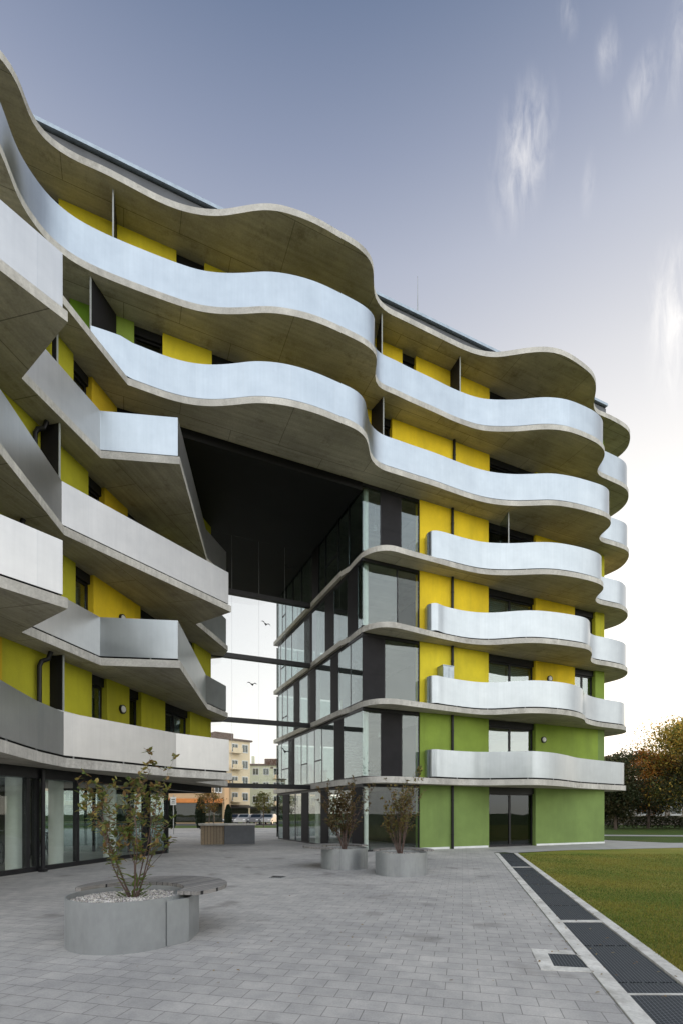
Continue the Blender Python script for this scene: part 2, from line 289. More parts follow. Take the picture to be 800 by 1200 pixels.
class MB:
    def __init__(s): s.v = []; s.f = []; s.m = []
    def quad(s, a, b, c, d, m=0): n = len(s.v); s.v += [a, b, c, d]; s.f.append((n, n+1, n+2, n+3)); s.m.append(m)
    def hexa(s, p, m=0):
        n = len(s.v); s.v += p
        for q in ((0,3,2,1),(4,5,6,7),(0,1,5,4),(1,2,6,5),(2,3,7,6),(3,0,4,7)): s.f.append(tuple(n+i for i in q)); s.m.append(m)
    def box(s, c, sz, ang=0, m=0):
        ca, sa = math.cos(ang), math.sin(ang); p = []
        for dz in (-.5, .5):
            for dx, dy in ((-.5,-.5),(.5,-.5),(.5,.5),(-.5,.5)):
                x, y = dx*sz[0], dy*sz[1]; p.append((c[0]+x*ca-y*sa, c[1]+x*sa+y*ca, c[2]+dz*sz[2]))
        s.hexa(p, m)
    def wall(s, a, b, z0, z1, off0, off1, m=0):
        # upright slab from plan point a to b; off0..off1 measured to the left of a->b
        d = (Vector(b)-Vector(a)).normalized(); n = Vector((-d.y, d.x)); p = []
        for z in (z0, z1):
            for q, o in ((a, off0), (b, off0), (b, off1), (a, off1)): p.append((q[0]+n.x*o, q[1]+n.y*o, z))
        s.hexa(p, m)
    def tube(s, a, b, r0, r1=None, n=8, m=0, caps=True):
        r1 = r0 if r1 is None else r1; a = Vector(a); b = Vector(b); d = (b-a).normalized()
        x = d.orthogonal().normalized(); y = d.cross(x); k = len(s.v)
        for q, r in ((a, r0), (b, r1)):
            for i in range(n):
                t = 2*math.pi*i/n; s.v.append(tuple(q+x*math.cos(t)*r+y*math.sin(t)*r))
        for i in range(n): s.f.append((k+i, k+(i+1)%n, k+n+(i+1)%n, k+n+i)); s.m.append(m)
        if caps:
            s.f.append(tuple(k+i for i in range(n-1,-1,-1))); s.f.append(tuple(k+n+i for i in range(n))); s.m += [m, m]
    def chain(s, pts, rad, n=8, m=0):
        pts = [Vector(p) for p in pts]; k0 = len(s.v); x = None
        for i, p in enumerate(pts):
            d = (pts[min(i+1, len(pts)-1)]-pts[max(i-1, 0)]).normalized()
            x = d.orthogonal().normalized() if x is None else (x-d*x.dot(d)).normalized()
            y = d.cross(x); r = rad[i] if isinstance(rad, (list, tuple)) else rad
            for j in range(n):
                t = 2*math.pi*j/n; s.v.append(tuple(p+x*math.cos(t)*r+y*math.sin(t)*r))
        for i in range(len(pts)-1):
            for j in range(n):
                a = k0+i*n+j; b = k0+i*n+(j+1)%n; s.f.append((a, b, b+n, a+n)); s.m.append(m)
    def prism(s, poly, z0, z1, m=0, mt=None, mb=None):
        n = len(poly); k = len(s.v)
        ar = sum(poly[i][0]*poly[(i+1)%n][1]-poly[(i+1)%n][0]*poly[i][1] for i in range(n))
        if ar < 0: poly = poly[::-1]
        s.v += [(p[0], p[1], z0) for p in poly]+[(p[0], p[1], z1) for p in poly]
        s.f.append(tuple(k+n-1-i for i in range(n))); s.m.append(m if mb is None else mb)
        s.f.append(tuple(k+n+i for i in range(n))); s.m.append(m if mt is None else mt)
        for i in range(n): s.f.append((k+i, k+(i+1)%n, k+n+(i+1)%n, k+n+i)); s.m.append(m)
    def build(s, name, mat, parent=None, smooth=False, mats=None):
        return obj(name, s.v, s.f, mat, parent, smooth, mats=mats, fm=s.m if mats else None)
def thing(name, loc, label, cat, group=None):
    o = bpy.data.objects.new(name, None); COL.objects.link(o); o.location = loc; o.empty_display_size = .3
    o['label'] = label; o['category'] = cat
    if group: o['group'] = group
    return o
def tag(o, label, cat, group=None, kind=None):
    if label: o['label'] = label
    if cat: o['category'] = cat
    if group: o['group'] = group
    if kind: o['kind'] = kind
    return o
def struct(o): o['kind'] = 'structure'; return o
def resample(pts, step=.16, smooth=2, curve=True):
    pts = [Vector(p) for p in pts]; out = []
    if curve:
        for i in range(len(pts)-1):
            p0 = pts[max(i-1,0)]; p1 = pts[i]; p2 = pts[i+1]; p3 = pts[min(i+2, len(pts)-1)]
            n = max(1, int((p2-p1).length/step))
            for j in range(n):
                t = j/n; out.append(.5*((2*p1)+(-p0+p2)*t+(2*p0-5*p1+4*p2-p3)*t*t+(-p0+3*p1-3*p2+p3)*t**3))
        out.append(pts[-1])
        for _ in range(smooth):
            out = [out[0]]+[(out[i-1]+out[i]*2+out[i+1])/4 for i in range(1, len(out)-1)]+[out[-1]]
    else:
        out = pts
    return out
def offset(pts, d):
    # shifts a polyline to its left by d (mitred)
    out = []
    for i, p in enumerate(pts):
        a = (pts[i]-pts[i-1]).normalized() if i else None; b = (pts[i+1]-pts[i]).normalized() if i < len(pts)-1 else None
        a = a or b; b = b or a
        n = Vector((-(a.y+b.y), a.x+b.x)); n = n.normalized() if n.length > 1e-6 else Vector((-a.y, a.x))
        c = max(.35, n.dot(Vector((-a.y, a.x)))); out.append(p+n*d/c)
    return out

# ---------------------------------------------------------------- plans of the balcony slabs (x, y in metres)
front7 = [(-16.5,8.6),(-13.5,9.6),(-11.2,11.2),(-9.6,11.9),(-8.9,12.3),(-8.58,12.73),(-8.54,13.0),(-8.6,13.35),(-8.62,13.7),(-8.5,14.02),(-8.2,14.3),(-7.78,14.53),(-7.19,14.76),(-6.5,15.1),(-5.78,15.46),(-5.18,15.68),(-4.54,15.81),(-3.99,15.84),(-3.5,15.8),(-3.01,15.73),(-2.5,15.68),(-2.05,15.70),(-1.38,15.86),(-0.7,16.11),(0.0,16.46),(0.58,16.75),(0.97,17.08),(1.12,17.38),(1.17,17.72),(1.16,18.01),(1.26,18.36),(1.46,18.66),(1.81,18.92),(2.54,19.25),(3.79,19.83),(5.0,20.38),(5.74,20.64),(6.39,20.74),(6.92,20.70),(7.52,20.59),(8.1,20.51),(8.82,20.53),(9.57,20.76),(10.56,21.3),(11.14,21.72),(11.54,22.26),(11.75,22.83),(11.95,23.29),(12.25,23.64),(12.84,23.89),(13.55,24.21),(14.38,24.69),(14.81,25.2),(15.07,25.9),(14.98,26.5),(14.6,27.3)]
front6 = [(-16.5,8.2),(-12.5,9.2),(-9.4,10.6),(-8.5,11.4),(-8.40,12.11),(-8.48,12.6),(-8.55,13.1),(-8.47,13.6),(-8.3,14.05),(-8.0,14.42),(-7.52,14.74),(-7.15,14.93),(-6.49,15.22),(-5.8,15.5),(-5.2,15.73),(-4.57,15.92),(-3.9,16.0),(-3.2,16.0),(-2.6,15.96),(-2.09,15.98),(-1.4,16.1),(-0.71,16.31),(0.0,16.63),(0.74,17.0),(1.11,17.27),(1.28,17.56),(1.25,17.97),(1.19,18.28),(1.29,18.58),(1.54,18.84),(2.06,19.07),(2.56,19.34),(3.83,19.96),(4.7,20.4),(5.72,20.8),(6.45,20.92),(7.47,20.92),(8.05,20.85),(8.76,20.8),(9.64,20.92),(10.53,21.25),(11.28,21.62),(11.78,22.03),(12.0,22.39),(12.06,22.8),(12.08,23.23),(12.41,23.66),(13.08,24.0),(13.96,24.44),(14.47,24.83),(14.78,25.3),(14.96,25.83),(14.93,26.45),(14.6,27.3)]
straight5 = [(-8.3,8.6),(-7.24,12.81)]
front5 = [(-6.61,15.21),(-6.17,15.43),(-5.84,15.6),(-5.44,15.78),(-4.99,15.92),(-4.45,16.0),(-3.9,16.0),(-3.33,15.94),(-2.8,15.88),(-2.08,15.93),(-1.4,16.09),(-0.71,16.35),(0.0,16.71),(0.44,16.93),(0.78,17.22),(0.95,17.59),(1.02,18.05),(1.16,18.53),(1.55,18.95),(2.17,19.23),(2.96,19.58),(3.81,19.94),(4.67,20.36),(5.6,20.78),(6.49,21.07),(7.46,21.2),(8.3,21.18),(9.09,21.15),(10.02,21.33),(11.02,21.66),(11.86,22.01),(12.29,22.39),(12.43,22.86),(12.35,23.3),(12.38,23.68),(12.7,24.01),(13.49,24.34),(14.34,24.76),(14.78,25.25),(15.04,25.97),(15.05,26.7),(14.7,27.4)]
corner = [(0.34,20.85),(0.60,20.2),(0.92,19.6),(1.4,19.25),(1.94,19.2),(2.59,19.52)]
right4 = corner+[(3.86,20.14),(5.21,20.78),(6.13,21.1),(7.0,21.19),(7.6,21.18),(8.26,21.11),(9.07,21.12),(10.02,21.34),(11.04,21.73),(11.74,22.14),(12.03,22.56),(12.06,23.0),(12.16,23.55),(12.52,24.02),(13.38,24.4),(14.13,24.73),(14.78,25.37),(15.08,26.04),(15.1,26.8),(14.7,27.5)]
right3 = corner+[(3.4,20.02),(4.38,20.58),(5.3,21.02),(6.17,21.22),(6.8,21.18),(7.4,21.04),(8.19,20.96),(9.08,21.12),(10.06,21.42),(10.92,21.8),(11.45,22.46),(11.76,23.2),(12.25,23.86),(13.33,24.34),(14.27,24.86),(14.8,25.4),(15.1,26.2),(15.05,26.8),(14.7,27.5)]
right2 = corner+[(3.4,19.97),(4.35,20.5),(5.3,21.0),(6.1,21.3),(6.73,21.3),(7.42,21.1),(8.2,20.96),(9.07,21.12),(10.14,21.59),(11.05,22.4),(11.6,23.3),(12.5,24.1),(13.6,24.7),(14.5,25.2),(15.05,26.0),(15.1,26.7),(14.7,27.5)]
right1 = corner+[(3.4,19.97),(4.35,20.5),(5.3,20.95),(6.05,21.15),(6.8,21.07),(7.5,20.9),(8.2,20.85),(9.3,21.45),(10.3,22.35),(11.2,23.3),(12.4,24.2),(13.8,25.1),(15.0,25.9),(15.1,26.6),(14.7,27.5)]
SE = C0+U*13.9
BR = SE+V*11.6; BL = C0+V*11.6
odd = [(-5.2,5.2),(-6.9,9.9),(-7.24,12.83),(-3.98,17.76),(-5.6,18.9),(-5.08,22.0),(-5.6,23.0)]
odd1 = [(-5.6,5.2),(-6.66,9.6),(-6.87,10.5),(-7.1,11.6),(-7.2,12.85),(-5.4,16.2),(-3.95,17.75),(-5.6,18.9),(-5.08,22.0),(-5.6,23.0)]
odd = [(-5.2,5.2),(-6.9,9.9),(-7.24,12.83),(-3.98,17.76),(-5.6,18.9),(-5.08,22.0),(-5.6,23.0)]
even = [(-9.3,4.9),(-6.45,9.3),(-5.72,10.27),(-7.55,11.6),(-6.95,14.2),(-4.75,14.45),(-5.5,20.2),(-5.08,22.0),(-5.6,23.0)]
LEFT_BACK = [(-14.0,25.0),(-18.0,6.0)]

B = thing('apartment_building', (0,0,0), 'yellow and green apartment building with waving concrete balconies bridging a dark passage', 'building')
def slab(k, front, back, soffit, name='balcony_slab'):
    mb = MB(); poly = [tuple(p) for p in front]+[tuple(p) for p in back]
    # tiny bevel: body + slightly inset top
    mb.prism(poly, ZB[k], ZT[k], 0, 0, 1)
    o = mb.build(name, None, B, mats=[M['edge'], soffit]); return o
def railing(k, path, mat, name='balcony_railing', curve=True, lo=.07, hi=1.2, inset=.07, blue=()):
    pts = offset(path, inset) if inset else path
    us = [0]
    for i in range(1, len(pts)): us.append(us[-1]+(pts[i]-pts[i-1]).length)
    z0 = ZT[k]+lo; z1 = ZT[k]+hi; v = []; f = []; uv = []; sm = []
    inner = offset(pts, .02)
    rows = [(pts, z0), (pts, z1), (pts, z1), (inner, z1), (inner, z1), (inner, z0)]
    n = len(pts)
    if curve:
        for q, z in rows:
            for i, p in enumerate(q): v.append((p.x, p.y, z)); uv.append((us[i], z-z0))
        for a in (0, 2, 4):
            for i in range(n-1): f.append((a*n+i, a*n+i+1, (a+1)*n+i+1, (a+1)*n+i)); sm.append(a != 2)
    else:
        for a in (0, 2, 4):
            for i in range(n-1):
                q = len(v)
                for (rr, z), j in ((rows[a], i), (rows[a], i+1), (rows[a+1], i+1), (rows[a+1], i)):
                    v.append((rr[j].x, rr[j].y, z)); uv.append((us[j]+i*.3, z-z0))
                f.append((q, q+1, q+2, q+3)); sm.append(False)
    fm = [1 if (not curve and (i % (n-1)) in blue) else 0 for i in range(len(f))]
    o = obj(name, v, f, mat, B, sm, uvs=uv, mats=[mat, M['rail']], fm=fm)
    # brackets and top rail
    d = .4; L = us[-1]; i = 0; first = None
    while d < L:
        while us[i+1] < d: i += 1
        p = pts[i].lerp(pts[i+1], (d-us[i])/(us[i+1]-us[i])); dd = (pts[i+1]-pts[i]).normalized()
        if first is None:
            mb = MB(); mb.box((0,.045,.05), (.03,.05,.1)); mb.box((0,.05,.6), (.012,.035,1.15)); first = q = mb.build('bracket', M['galv'], o)
        else: q = first.copy(); COL.objects.link(q); q.parent = o
        q.location = (p.x, p.y, ZT[k]); q.rotation_euler = (0, 0, math.atan2(dd.y, dd.x)); d += 1.55
    # black strip stands in for the shadow line in the gap below the sheet
    mb = MB(); q1 = offset(pts, .055)
    for i in range(n-1):
        mb.quad((q1[i].x, q1[i].y, ZT[k]+.002), (q1[i+1].x, q1[i+1].y, ZT[k]+.002), (q1[i+1].x, q1[i+1].y, ZT[k]+.10), (q1[i].x, q1[i].y, ZT[k]+.10))
    mb.build('gap_shadow', M['blackmat'], o)
    return o
# upper slabs spanning everything
back_up = [tuple(BR), tuple(BL), tuple(BL-U*12), (-18.5, 20)]
f7 = resample(front7); f6 = resample(front6); f5 = resample(front5)
s7 = slab(7, f7, back_up, M['soffit'], 'roof_slab')
s6 = slab(6, f6, back_up, M['soffit'])
f5all = [Vector(p) for p in straight5]+f5
s5 = slab(5, f5all, back_up, M['soffit'])
def cut(path, a, b):
    # portion of a path between the points nearest to a and b
    def near(q): return min(range(len(path)), key=lambda i: (path[i]-Vector(q)).length)
    return path[near(a):near(b)+1]
railing(6, cut(f6, (-12.5,9.2), (14.9,26.5)), M['rail'])
lead = resample([(-7.52,14.72),(-7.15,14.86),(-6.75,15.04)])
railing(5, lead+cut(f5, (-6.4,15.3), (14.9,26.7)), M['rail'])
rights = {1: right1, 2: right2, 3: right3, 4: right4}
for k in (1, 2, 3, 4):
    r = resample(rights[k])
    side = [BL-Vector((V.y, -V.x))*.16, C0+V*1.6-Vector((V.y, -V.x))*.16]
    side = [Vector(BL)+Vector((-.12,-.06)), Vector(C0)+V*1.9+Vector((-.12,-.06))]
    if k == 1: side[1] = Vector(C0)+V*1.9+Vector((-.12,-.06))
    slab(k, side+r, [tuple(BR)], M['soffit'])
    st = 3.55
    a = C0+U*((st-C0.x)/U.x)
    # railing starts on the wall, runs out and turns along the slab edge
    i0 = min(range(len(r)), key=lambda i: (r[i]-Vector((4.1, 20.27))).length)
    j = r[i0]; nrm = Vector((-U.y*-1, -U.x)); 
    start = resample([(3.52,20.86),(3.53,20.62),(3.60,20.42),(3.76,20.29),(3.98,20.31)], .06, 3)
    i1 = min(range(len(r)), key=lambda i: (r[i]-Vector((15.0,26.7))).length)
    path = start+offset(r, .07)[i0+1:i1]
    path = [path[0]]+[(path[q-1]+path[q]*2+path[q+1])/4 for q in range(1, len(path)-1)]+[path[-1]]
    railing(k, path, M['rail'], inset=0)
for k in (1, 2, 3, 4):
    pts = odd1 if k == 1 else (odd if k % 2 else even)
    p = [Vector(q) for q in pts]
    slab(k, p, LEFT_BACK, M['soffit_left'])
    railing(k, p[:-1]+[p[-1]+Vector((0,-.1))], M['rail_white'], curve=False, blue=(() if k % 2 else (4,)))
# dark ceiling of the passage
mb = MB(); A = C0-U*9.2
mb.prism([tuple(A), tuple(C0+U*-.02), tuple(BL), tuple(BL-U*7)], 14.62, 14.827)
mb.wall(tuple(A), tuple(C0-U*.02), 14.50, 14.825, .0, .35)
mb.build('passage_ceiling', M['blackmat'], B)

# ---------------------------------------------------------------- walls with recessed windows
def window(O, D, s0, s1, z0, z1, style='door', rec=.2):
    a = O+D*s0; b = O+D*s1; mb = MB(); w = s1-s0; fr = .07
    head = z1-.28
    def seg(u0, u1, za, zb, o0=rec, o1=rec+.07): mb.wall(tuple(O+D*u0), tuple(O+D*u1), za, zb, o0, o1)
    seg(s0, s1, head, z1, rec-.08, rec+.12)                    # shutter box
    seg(s0, s0+fr, z0, head-.002); seg(s1-fr, s1, z0, head-.002); seg(s0+fr+.001, s1-fr-.001, z0, z0+.09); seg(s0+fr+.001, s1-fr-.001, head-fr, head-.002)
    n = 1 if w < 1.1 else 2
    xs = [s0+fr+(w-2*fr)*i/n for i in range(n+1)]
    for i in range(1, n): seg(xs[i]-.05, xs[i]+.05, z0+.091, head-fr-.001)
    o = mb.build('window', M['darkmetal'], B)
    for i in range(n):
        x0 = xs[i]+(.051 if i else .001); x1 = xs[i+1]-(.051 if i < n-1 else .001)
        g = MB(); g.wall(tuple(O+D*x0), tuple(O+D*x1), z0+.09, head-fr, rec+.03, rec+.036); g.build('pane', M['glass'] if style != 'dark' else M['glassdark'], o)
        if style == 'curtain' and i == n-1 or style == 'blind':
            c = MB(); y = rec+.25; m_ = 14; 
            if style == 'blind':
                for q in range(12): c.wall(tuple(O+D*x0), tuple(O+D*x1), head-.12-q*.09, head-.06-q*.09, y, y+.02)
            else:
                for q in range(m_):
                    u0 = x0+(x1-x0)*(.25+.75*q/m_); u1 = x0+(x1-x0)*(.25+.75*(q+1)/m_)
                    c.wall(tuple(O+D*u0), tuple(O+D*u1), z0+.1, head-.1, y+(q % 2)*.05, y+.02+(q % 2)*.05)
            c.build('curtain', M['white'], o)
    return o
def run(O, D, z0, z1, segs, th=.34):
    """segs: (s0, s1, kind); kind = colour of render or window style; D has the inside on its left"""
    for s0, s1, kind in segs:
        if s1-s0 < .02: continue
        if kind in PAL:
            mb = MB(); mb.wall(tuple(O+D*s0), tuple(O+D*s1), z0, z1, 0, th); mb.build('wall', PAL[kind], B)
        elif kind == 'panel':
            mb = MB(); mb.wall(tuple(O+D*s0), tuple(O+D*s1), z0, z1, .1, th); mb.build('wall_panel', M['greypanel'], B)
        else:
            window(O, D, s0, s1, z0, z1, kind)
def px(f, items):
    return [(f(a), f(b), k) for a, b, k in items]
def plan_run(k, O, D, f, items, z0=None, z1=None): run(O, D, ZT[k] if z0 is None else z0, (ZB[k+1] if z1 is None else z1)-.002, px(f, items))
S = su(705.5)
# upper floors on the main facade
plan_run(6, C0, U, su, [(-40,4,'lemon'),(4,35,'panel'),(35,69,'dark'),(69,207,'lemon'),(207,240,'dark'),(240,300,'lemon'),(300,336,'dark'),(336,392,'lemon'),(392,430,'dark'),(430,471,'yellow'),(471,487,'dark'),(487,573,'yellow'),(573,628,'dark'),(628,673,'lemon'),(673,697,'dark'),(697,707.5,'lime')])
plan_run(5, C0, U, su, [(-40,20,'lemon'),(20,82,'dark'),(82,105,'brightgreen'),(105,138,'lime'),(138,157.5,'lime'),(157.5,191,'dark'),(191,248.5,'lemon'),(248.5,292,'dark'),(292,350,'lemon'),(350,392,'dark'),(392,440,'yellow'),(440,459,'dark'),(459,573,'yellow'),(573,627,'dark'),(627,673,'lemon'),(673,697,'dark'),(697,707.5,'lime')])
cols = {4: ('yellow','yellow','lemon'), 3: ('yellow','yellow','olive'), 2: ('lemon','yellow','lime'), 1: ('lime','lime','green'), 0: ('green','green','green')}
for k in (4, 3, 2, 1):
    c = cols[k]
    segs = [(491.5,572,c[0]),(572,627,{4:'dark',3:'blind',2:'blind',1:'door'}[k]),(627,673 if k > 1 else 700,c[1] if k != 3 else 'yellow'),]
    segs += [(673,697,'curtain'),(697,707.5,'lime')] if k > 1 else [(700,707.5,'green')]
    if k in (4, 3): segs[-1] = (697,707.5,'olive')
    plan_run(k, C0, U, su, segs)
plan_run(0, C0, U, su, [(491.5,572.5,'green'),(572.5,627,'dark'),(627,707.5,'green')])
# white plinth line at the foot of the green wall
for a, b in ((491.5,526),(530,571.5),(628,707.8)):
    mb = MB(); mb.wall(tuple(C0+U*su(a)), tuple(C0+U*su(b)), 0, .09, -.012, .0); mb.build('plinth', M['white'], B)
# right side and back of the blocks
for k in range(7):
    if k < 5:
        z0, z1 = ZT[k], ZB[k+1]-.002; kk = 'green' if k < 2 else 'lime' if k < 4 else 'lemon'
    else: z0, z1 = ZT[k], ZB[k+1]-.002; kk = 'lime'
    E_ = C0+U*su(707.5)
    mb = MB(); mb.wall(tuple(E_+V*.005), tuple(E_+V*11.4), z0, z1, 0, .3); mb.build('side_wall', PAL[kk], B)
    mb = MB(); q0 = C0+V*11.3+U*4.2
    mb.wall(tuple(E_+V*11.35), tuple(q0 if k < 5 else C0+V*11.35-U*12), z0, z1, 0, .3); mb.build('rear_wall', PAL[kk], B)
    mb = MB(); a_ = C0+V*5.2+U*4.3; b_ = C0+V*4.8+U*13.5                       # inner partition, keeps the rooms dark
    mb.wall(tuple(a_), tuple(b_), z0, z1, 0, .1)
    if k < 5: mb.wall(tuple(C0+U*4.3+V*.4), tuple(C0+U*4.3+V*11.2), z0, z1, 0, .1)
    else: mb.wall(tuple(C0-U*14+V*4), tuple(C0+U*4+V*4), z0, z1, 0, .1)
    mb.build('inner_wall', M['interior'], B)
# left wing
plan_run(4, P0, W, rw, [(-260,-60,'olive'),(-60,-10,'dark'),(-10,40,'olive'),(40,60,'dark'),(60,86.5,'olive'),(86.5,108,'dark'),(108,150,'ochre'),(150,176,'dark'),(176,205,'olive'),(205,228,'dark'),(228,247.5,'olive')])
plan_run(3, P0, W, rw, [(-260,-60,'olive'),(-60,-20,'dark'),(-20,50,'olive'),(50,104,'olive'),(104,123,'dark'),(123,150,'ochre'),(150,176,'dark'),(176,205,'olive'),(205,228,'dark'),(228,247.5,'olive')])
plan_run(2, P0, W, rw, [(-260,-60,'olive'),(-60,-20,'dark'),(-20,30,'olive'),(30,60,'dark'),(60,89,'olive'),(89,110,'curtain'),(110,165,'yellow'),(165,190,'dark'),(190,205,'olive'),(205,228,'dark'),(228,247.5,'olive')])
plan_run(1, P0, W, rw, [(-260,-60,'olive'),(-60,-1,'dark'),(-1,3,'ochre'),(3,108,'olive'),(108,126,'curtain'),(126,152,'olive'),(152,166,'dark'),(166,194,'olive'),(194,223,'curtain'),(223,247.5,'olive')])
LE = P0+W*rw(247.5)
for k in range(1, 5):
    mb = MB(); mb.wall(tuple(LE+W*-.005-NW*.0), tuple(LE-NW*8), ZT[k], ZB[k+1]-.002, 0, .3)
    mb.wall(tuple(P0-W*8-NW*5), tuple(P0+W*8.6-NW*5), ZT[k], ZB[k+1]-.002, 0, .1); mb.build('end_wall', PAL['olive'], B)
# ground floor of the left wing: glazed shop front, dark head beam
g0 = rw(-190); g1 = rw(197); gl = rw(247.5)
mb = MB(); mb.wall(tuple(P0+W*g0), tuple(P0+W*gl), 2.47, 2.748, -.03, .32); mb.wall(tuple(LE-W*.0), tuple(LE-NW*8), 2.47, 2.748, 0, .3); mb.build('head_beam', M['darkmetal'], B)
mb = MB(); xs = [-190,-120,-55,-4,33.5,45,92,171,176,197]
def gp(x): return P0+W*rw(x)
mb.wall(tuple(gp(-190)), tuple(gp(197)), .002, .14, .02, .12)
for x in xs: p_ = gp(x); mb.wall(tuple(p_-W*.05), tuple(p_+W*.05), .14, 2.469, .0, .14)
fr = mb.build('shopfront_frame', M['darkmetal'], B)
for i in range(len(xs)-1):
    g = MB(); g.wall(tuple(gp(xs[i])+W*.051), tuple(gp(xs[i+1])-W*.051), .14, 2.469, .06, .068); g.build('pane', M['glassshop'], fr)
mb = MB(); e_ = gp(197); mb.wall(tuple(e_+W*.06), tuple(e_-NW*7), .002, 2.469, .0, .008)
fr2 = mb.build('pane', M['glass'], fr)
mb = MB()
for i in range(5): q = e_-NW*(1.6*i+.1); mb.box((q.x, q.y, 1.24), (.07,.07,2.45), math.atan2(W.y, W.x))
mb.build('mullion', M['darkmetal'], fr)
mb = MB(); ra = P0-W*9-NW*6.6; rb0 = P0+W*5.1-NW*6.6; mb.wall(tuple(ra), tuple(rb0), .013, 2.748, 0, .008); rg = mb.build('rear_glazing', M['glassshop'], B)
for i in range(9):
    q = ra.lerp(rb0, i/8); mb = MB(); mb.box((q.x, q.y, 1.37), (.09,.09,2.7), math.atan2(W.y, W.x)); mb.build('mullion', M['darkmetal'], rg)
mb = MB(); mb.wall(tuple(P0+W*1.2-NW*4.2), tuple(P0+W*3.6-NW*4.2), .013, 2.748, 0, .2); mb.build('inner_wall', M['interior'], B)
mb = MB(); mb.prism([tuple(P0-W*9), tuple(e_+W*.0), tuple(e_-NW*6.6), tuple(P0-W*9-NW*6.6)], .002, .012); mb.build('shop_floor', M['interior_floor'], B)
for x, d in ((17,.5),(66,1.0),(-60,.5),(129,.45)):
    # columns inside the shop front, seen through the glass
    t = (x-CX)/F; O_ = P0-NW*d; r_ = on_line(x, O_, W); q = O_+W*r_
    mb = MB(); mb.tube((q.x, q.y, .013), (q.x, q.y, 2.746), .2, n=28, caps=False); mb.build('round_column', M['column'], B, True)
# soil pipe in front of the shop front
q = P0+W*rw(47)+NW*.1
mb = MB(); mb.chain([(q.x,q.y,.02),(q.x,q.y,2.7)], .055, 12); mb.box((q.x,q.y,.04), (.16,.16,.08)); mb.build('downpipe', M['darkmetal'], B, False)

# ---------------------------------------------------------------- glazed corner
def curtain(O, D, z0, z1, items, f, name='glazed_front', transom=None, door=()):
    mb = MB(); s = [f(items[0][0])]+[f(b) for a, b, k in items]; sg = 1
    if s[-1] < s[0]: pass
    zz0 = z0+.06; zz1 = z1-.13
    a = O+D*min(s); b = O+D*max(s)
    mb.wall(tuple(a), tuple(b), z0+.003, zz0, .02, .14); mb.wall(tuple(a), tuple(b), zz1, z1-.003, .02, .16)
    for x in s:
        if abs(x-f(424.5)) < .01: continue
        p_ = O+D*x; mb.wall(tuple(p_-D*.022), tuple(p_+D*.022), zz0+.001, zz1-.001, .04, .12)
    fr = mb.build(name, M['darkmetal'], B)
    for i, (x0, x1, k) in enumerate(items):
        u0, u1 = sorted((f(x0), f(x1))); u0 += .029; u1 -= .029
        if u1-u0 < .03: continue
        if k == 'd':
            g = MB(); g.wall(tuple(O+D*u0), tuple(O+D*u1), zz0, zz1, .03, .08)
            g.wall(tuple(O+D*u0), tuple(O+D*u1), z0+1.15, z0+1.17, .026, .03); g.build('opaque_panel', M['greypanel'], fr)
        else:
            g = MB(); g.wall(tuple(O+D*u0), tuple(O+D*u1), zz0, zz1, .05, .058); g.build('pane', (M['glassfront'] if name == 'glazed_front' else M['glass']) if k in 'gT' else M['glassshop'], fr)
            if k == 'T':
                g = MB(); g.wall(tuple(O+D*u0), tuple(O+D*u1), z0+1.1, z0+1.16, .03, .09); g.build('transom', M['darkmetal'], fr)
def fl(k): return ZT[k], ZB[k+1]
# passage side runs from far to near so the inside lies on the right: use reversed direction
OV = BL; DV = -V
def tr(x): return 11.6-tv(x)
DVn = DV
def curtain_side(k, items):
    # inside of the right wing lies to the left of the direction far -> near
    z0, z1 = fl(k); curtain(OV, DVn, z0, z1, items, tr, 'glazed_side')
curtain_side(4, [(325.5,330,'g'),(330,334,'T'),(334,342,'g'),(342,352,'g'),(352,365,'g'),(365,372,'d'),(372,380,'g'),(380,395,'T'),(395,407,'g'),(407,424.5,'g')])
curtain_side(3, [(325.5,328,'g'),(328,334,'T'),(334,341,'g'),(341,356,'g'),(356,364.5,'d'),(364.5,380,'g'),(380,390,'d'),(390,406,'g'),(406,417.5,'d'),(417.5,424.5,'g')])
curtain_side(2, [(325.5,330,'g'),(330,336,'T'),(336,343.5,'g'),(343.5,350,'d'),(350,360,'g'),(360,369,'d'),(369,386.5,'g'),(386.5,395,'d'),(395,409.5,'g'),(409.5,424.5,'g')])
curtain_side(1, [(325.5,329,'g'),(329,337.5,'T'),(337.5,344,'d'),(344,352,'g'),(352,359,'T'),(359,367.5,'g'),(367.5,376,'T'),(376,390.5,'g'),(390.5,401,'d'),(401,424.5,'g')])
curtain_side(0, [(325.5,331,'g'),(331,338,'d'),(338,345,'G'),(345,352.5,'G'),(352.5,360.5,'d'),(360.5,375,'G'),(375,383.5,'d'),(383.5,411,'G'),(411,424.5,'d')])
def curtain_front(k, items): z0, z1 = fl(k); curtain(C0, U, z0, z1, items, su, 'glazed_front')
curtain_front(4, [(424.5,446.5,'g'),(446.5,470,'d'),(470,491,'g')])
curtain_front(3, [(424.5,466,'g'),(466,491,'G')])
curtain_front(2, [(424.5,451,'d'),(451,491,'g')])
curtain_front(1, [(424.5,447,'g'),(447,471,'d'),(471,491,'g')])
curtain_front(0, [(424.5,491,'G')])
